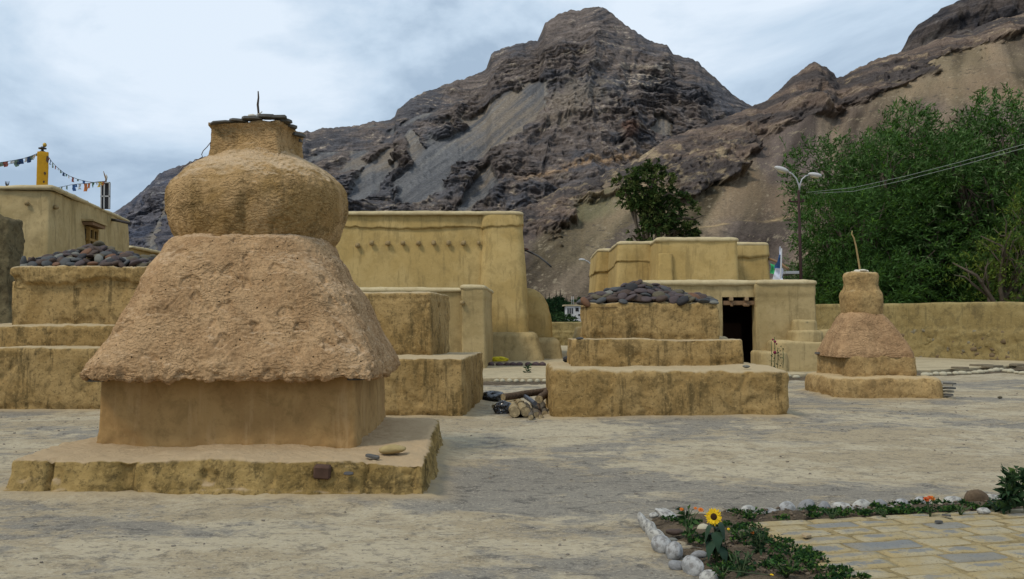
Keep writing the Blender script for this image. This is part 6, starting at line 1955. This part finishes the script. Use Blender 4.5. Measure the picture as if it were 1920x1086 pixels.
def rblobs(seed, n, rx, ry, z0, z1, r0, r1):
    rr = random.Random(seed); out = []
    for i in range(n):
        a = rr.uniform(0, 6.28); t = rr.random(); q = rr.random() ** .5 * (1 - .45 * max(0, t - .4))
        out.append((rx * q * math.cos(a), ry * q * math.sin(a), z0 + (z1 - z0) * t, rr.uniform(r0, r1), rr.uniform(r0, r1), rr.uniform(r0, r1) * .8))
    return out
willows = [tree_meshes(11, rblobs(1, 17, 3.2, 2.6, 2.2, 8.2, 1.2, 2.0), 5200, 10, .27, .060, WP, 1.8),
           tree_meshes(12, rblobs(2, 19, 3.6, 2.6, 2.0, 8.8, 1.2, 2.0), 5600, 10, .27, .060, WP, 1.8),
           tree_meshes(13, rblobs(3, 15, 3.0, 2.4, 1.4, 7.0, 1.1, 1.8), 4600, 10, .27, .060, WP[:4], 1.5)]
yel = tree_meshes(14, rblobs(4, 9, 1.8, 1.4, 2.6, 5.6, .8, 1.3), 1500, 11, .17, .045, [(.10, .15, .03), (.13, .17, .03), (.06, .11, .03)], 1.6)
def plant_tree(name, label, meshes, x, y, s, rz, m_leaf, group=None, cat='tree', sz=None):
    t = thing(name, label, cat, (x, y, 0), group, R(rz)); t.scale = (s, s, sz or s)
    for nm, me, m_ in (('trunk', meshes[0], M_trunk), ('crown', meshes[1], m_leaf)):
        o = bpy.data.objects.new(nm, me); COL.objects.link(o); o.parent = t
        if not me.materials: me.materials.append(m_)
    return t
gw = 'willows behind the boundary wall'
for i, (px, y, s, rz, k, sz, lab) in enumerate((
        (1612, 46.0, .86, 10, 2, .93, 'lower bushy willow at the left end of the row, right behind the street lamp'),
        (1548, 50.0, .62, 80, 0, .62, 'low dark willow behind the entrance wing, lowest of the row'),
        (1640, 49.5, 1.05, -10, 0, 1.10, 'broad dark willow rising directly behind the small shrine'),
        (1725, 48.0, .98, 15, 1, 1.02, 'willow in the middle of the row with silvery windblown leaves'),
        (1790, 50.0, 1.10, 0, 1, 1.20, 'tallest willow, whose pointed top stands highest above the wall'),
        (1880, 46.5, 1.00, -20, 0, 1.08, 'dense willow near the right edge of the view'),
        (1955, 50.0, 1.20, 20, 1, 1.24, 'large willow cut by the right edge of the view'),
        (2050, 47.0, 1.1, 40, 0, 1.1, 'willow just past the right edge, its branches reaching into view'),
        (1690, 57.0, .95, 120, 2, .95, 'willow standing further back between the broad one and the silvery one'))):
    plant_tree('willow_tree', lab, willows[k], PX(px, y), y, s, rz, M_willow, gw, sz=sz)
plant_tree('young_willow', 'small yellow-green young willow in front of the dark ones at the right edge', yel, PX(1885, 42.5), 42.5, .95, 30, M_leaf, gw, sz=1.22)

# undergrowth that fills the foot of the row
def hedge():
    rg = np.random.default_rng(8)
    n = 26000
    t = rg.random(n); y = 47 + rg.uniform(-1.5, 3.5, n) - t * 3; x = (.30 + .30 * t) * y + rg.normal(0, .3, n)
    z = rg.random(n) * (2.4 + .8 * fbm(np.stack([x, y, y * 0], -1), .5, 3, 3))
    P = np.stack([x, y, z], -1).astype(np.float32)
    keep = fbm(P, .6, 3, 9) > -.18
    P = P[keep]
    me = leaves_mesh('undergrowth', P, unit(rg.normal(size=P.shape)), rg.uniform(.12, .24, len(P)), .07, colpick(rg, len(P), WP[:2] + [(.018, .04, .016)]), rg)
    tag(put('undergrowth', me, M_leaf), 'dark undergrowth below the willows behind the boundary wall', kind='stuff')
hedge()

# gnarled tree behind the temple
AP = [(.040, .070, .020), (.060, .092, .025), (.028, .048, .016), (.10, .125, .04)]
dT = 60.0
def tb(px, py, rx, rz_, dy=0):
    q = A(px, py, dT + dy); k = dT / F
    return (q[0] - PX(1225, dT), dy, q[2], rx * k * .82, rx * k * .7, rz_ * k * .85)
oak = tree_meshes(21, [tb(1222, 340, 24, 30), tb(1212, 365, 30, 26), tb(1168, 350, 18, 14), tb(1185, 372, 20, 16), tb(1205, 395, 32, 26, .5), tb(1232, 395, 26, 30, -.3), tb(1222, 425, 40, 24), tb(1195, 442, 24, 12), tb(1272, 405, 19, 28, .4),
                       tb(1265, 435, 34, 16), tb(1240, 440, 38, 18, -.5), tb(1290, 440, 18, 10), tb(1225, 318, 12, 12), tb(1255, 375, 8, 10)], 1500, 11, .24, .12, AP, 3.0, .2, .0, .32, .15, None, -.10)
ot = plant_tree('gnarled_tree', 'dark gnarled tree with a pointed lopsided crown behind the stepped temple', oak, PX(1225, dT), dT, 1.0, 0, M_leaf)
for pts, rr_ in (([(1235, 420), (1262, 412), (1285, 409), (1300, 411), (1312, 407), (1323, 403)], [.16, .11, .08, .06, .04, .02]), ([(1285, 409), (1295, 413), (1305, 414)], [.05, .03, .02]), ([(1240, 372), (1254, 362), (1262, 366), (1272, 362)], [.09, .06, .05, .02])):
    tube_obj('branch', [A(x, y, dT - .5) for x, y in pts], rr_, M_trunk, ot, 6)

# poplars and far village
pop = tree_meshes(31, [(0, 0, z, .75 * (1.15 - z / 9.5), .75 * (1.15 - z / 9.5), .9) for z in np.arange(1.2, 8.6, .8)], 750, 8, .42, .22, [(.020, .048, .022), (.028, .060, .024)], 1.0, .8, 0, .5, .2)
bush = tree_meshes(32, rblobs(9, 9, 3.2, 2, .8, 3.2, 1.2, 2.0), 900, 8, .42, .25, [(.030, .062, .022), (.045, .085, .028), (.022, .045, .02)], .6, .3, 0, .5, .3)
dP = 150.0
for i, (px, pyt, w) in enumerate(((1014, 551, .9), (1023, 547, .9), (1032, 544, 1.1), (1043, 541, .9), (1052, 540, 1.15), (1065, 550, .9), (1120, 552, 1.0))):
    hgt = PZ(pyt, dP) ; s = hgt / 9.2
    t = plant_tree('poplar_tree', f'far dark poplar, {ORD[i]} from the left in the village beyond the distant wall', pop, PX(px, dP), dP + (i % 3) * 2, s * w, i * 40, M_leaf, 'far poplars', sz=s)
for px, y, s, sz, lab in ((1012, 140, 1.0, .95, 'far bush at the left end of the village trees, beside the hall'), (1036, 142, 1.1, 1.0, 'far bush below the poplars in the village'),
                          (1060, 150, 1.0, .95, 'far bush between the poplars and the white house'), (1030, 118, 1.3, .85, 'low bush just over the distant wall, left of the white house'),
                          (1056, 116, 1.2, .74, 'low bush just over the distant wall, under the left end of the white house'), (1084, 114, 1.3, .72, 'low bush just over the distant wall, under the white house'),
                          (1078, 158, 1.1, 1.45, 'light green tree-like bush rising behind the white house'), (1100, 160, 1.3, 1.9, 'tallest far bush, between the white house and the distant lamp'),
                          (1122, 150, 1.2, 1.5, 'far bush at the right end, behind the stepped temple corner')):
    plant_tree('round_bush', lab, bush, PX(px, y), y, s * .8, px * 3, M_leaf, 'far bushes in the village', 'bush', sz=sz * .55)
fh = thing('white_house', 'small white house with dark windows among the far trees', 'house', (PX(1075, 135), 135, 0))
M_hw = flat('whitewash', (.46, .46, .46), .9, .1, .1)
zA, zB = PZ(592, 133), PZ(577, 133)
hx0, hx1 = PX(1062, 133), PX(1094, 133)
box_obj('wall', ((hx0 + hx1) / 2, 135, (zA + zB) / 2 - .6), (hx1 - hx0, 4, zB - zA + 1.6), M_hw, fh)
box_obj('roof', ((hx0 + hx1) / 2 - .2, 135, zB + .32), (hx1 - hx0 + .3, 4.4, .18), M_path, fh)
for px in (1065, 1069, 1073): box_obj('window', (PX(px, 133), 132.97, (zA + zB) / 2 + .1), (.16, .08, .75), M_pane, fh)
box_obj('window', (PX(1082, 133), 132.97, (zA + zB) / 2 + .3), (.42, .08, .5), M_pane, fh)
box_obj('window', (PX(1088, 133), 132.97, zA + .1), (.6, .08, .2), M_pane, fh)
box_obj('tank', (PX(1086, 133), 134, zB + .65), (.5, .5, .35), flat('blue_tank', (.20, .42, .50), .5), fh)
for px in (1072, 1075): tube_obj('mast', [(PX(px, 134), 134, zB), (PX(px, 134), 134, PZ(556, 134))], .03, M_wht, fh, 5)
build_ground()
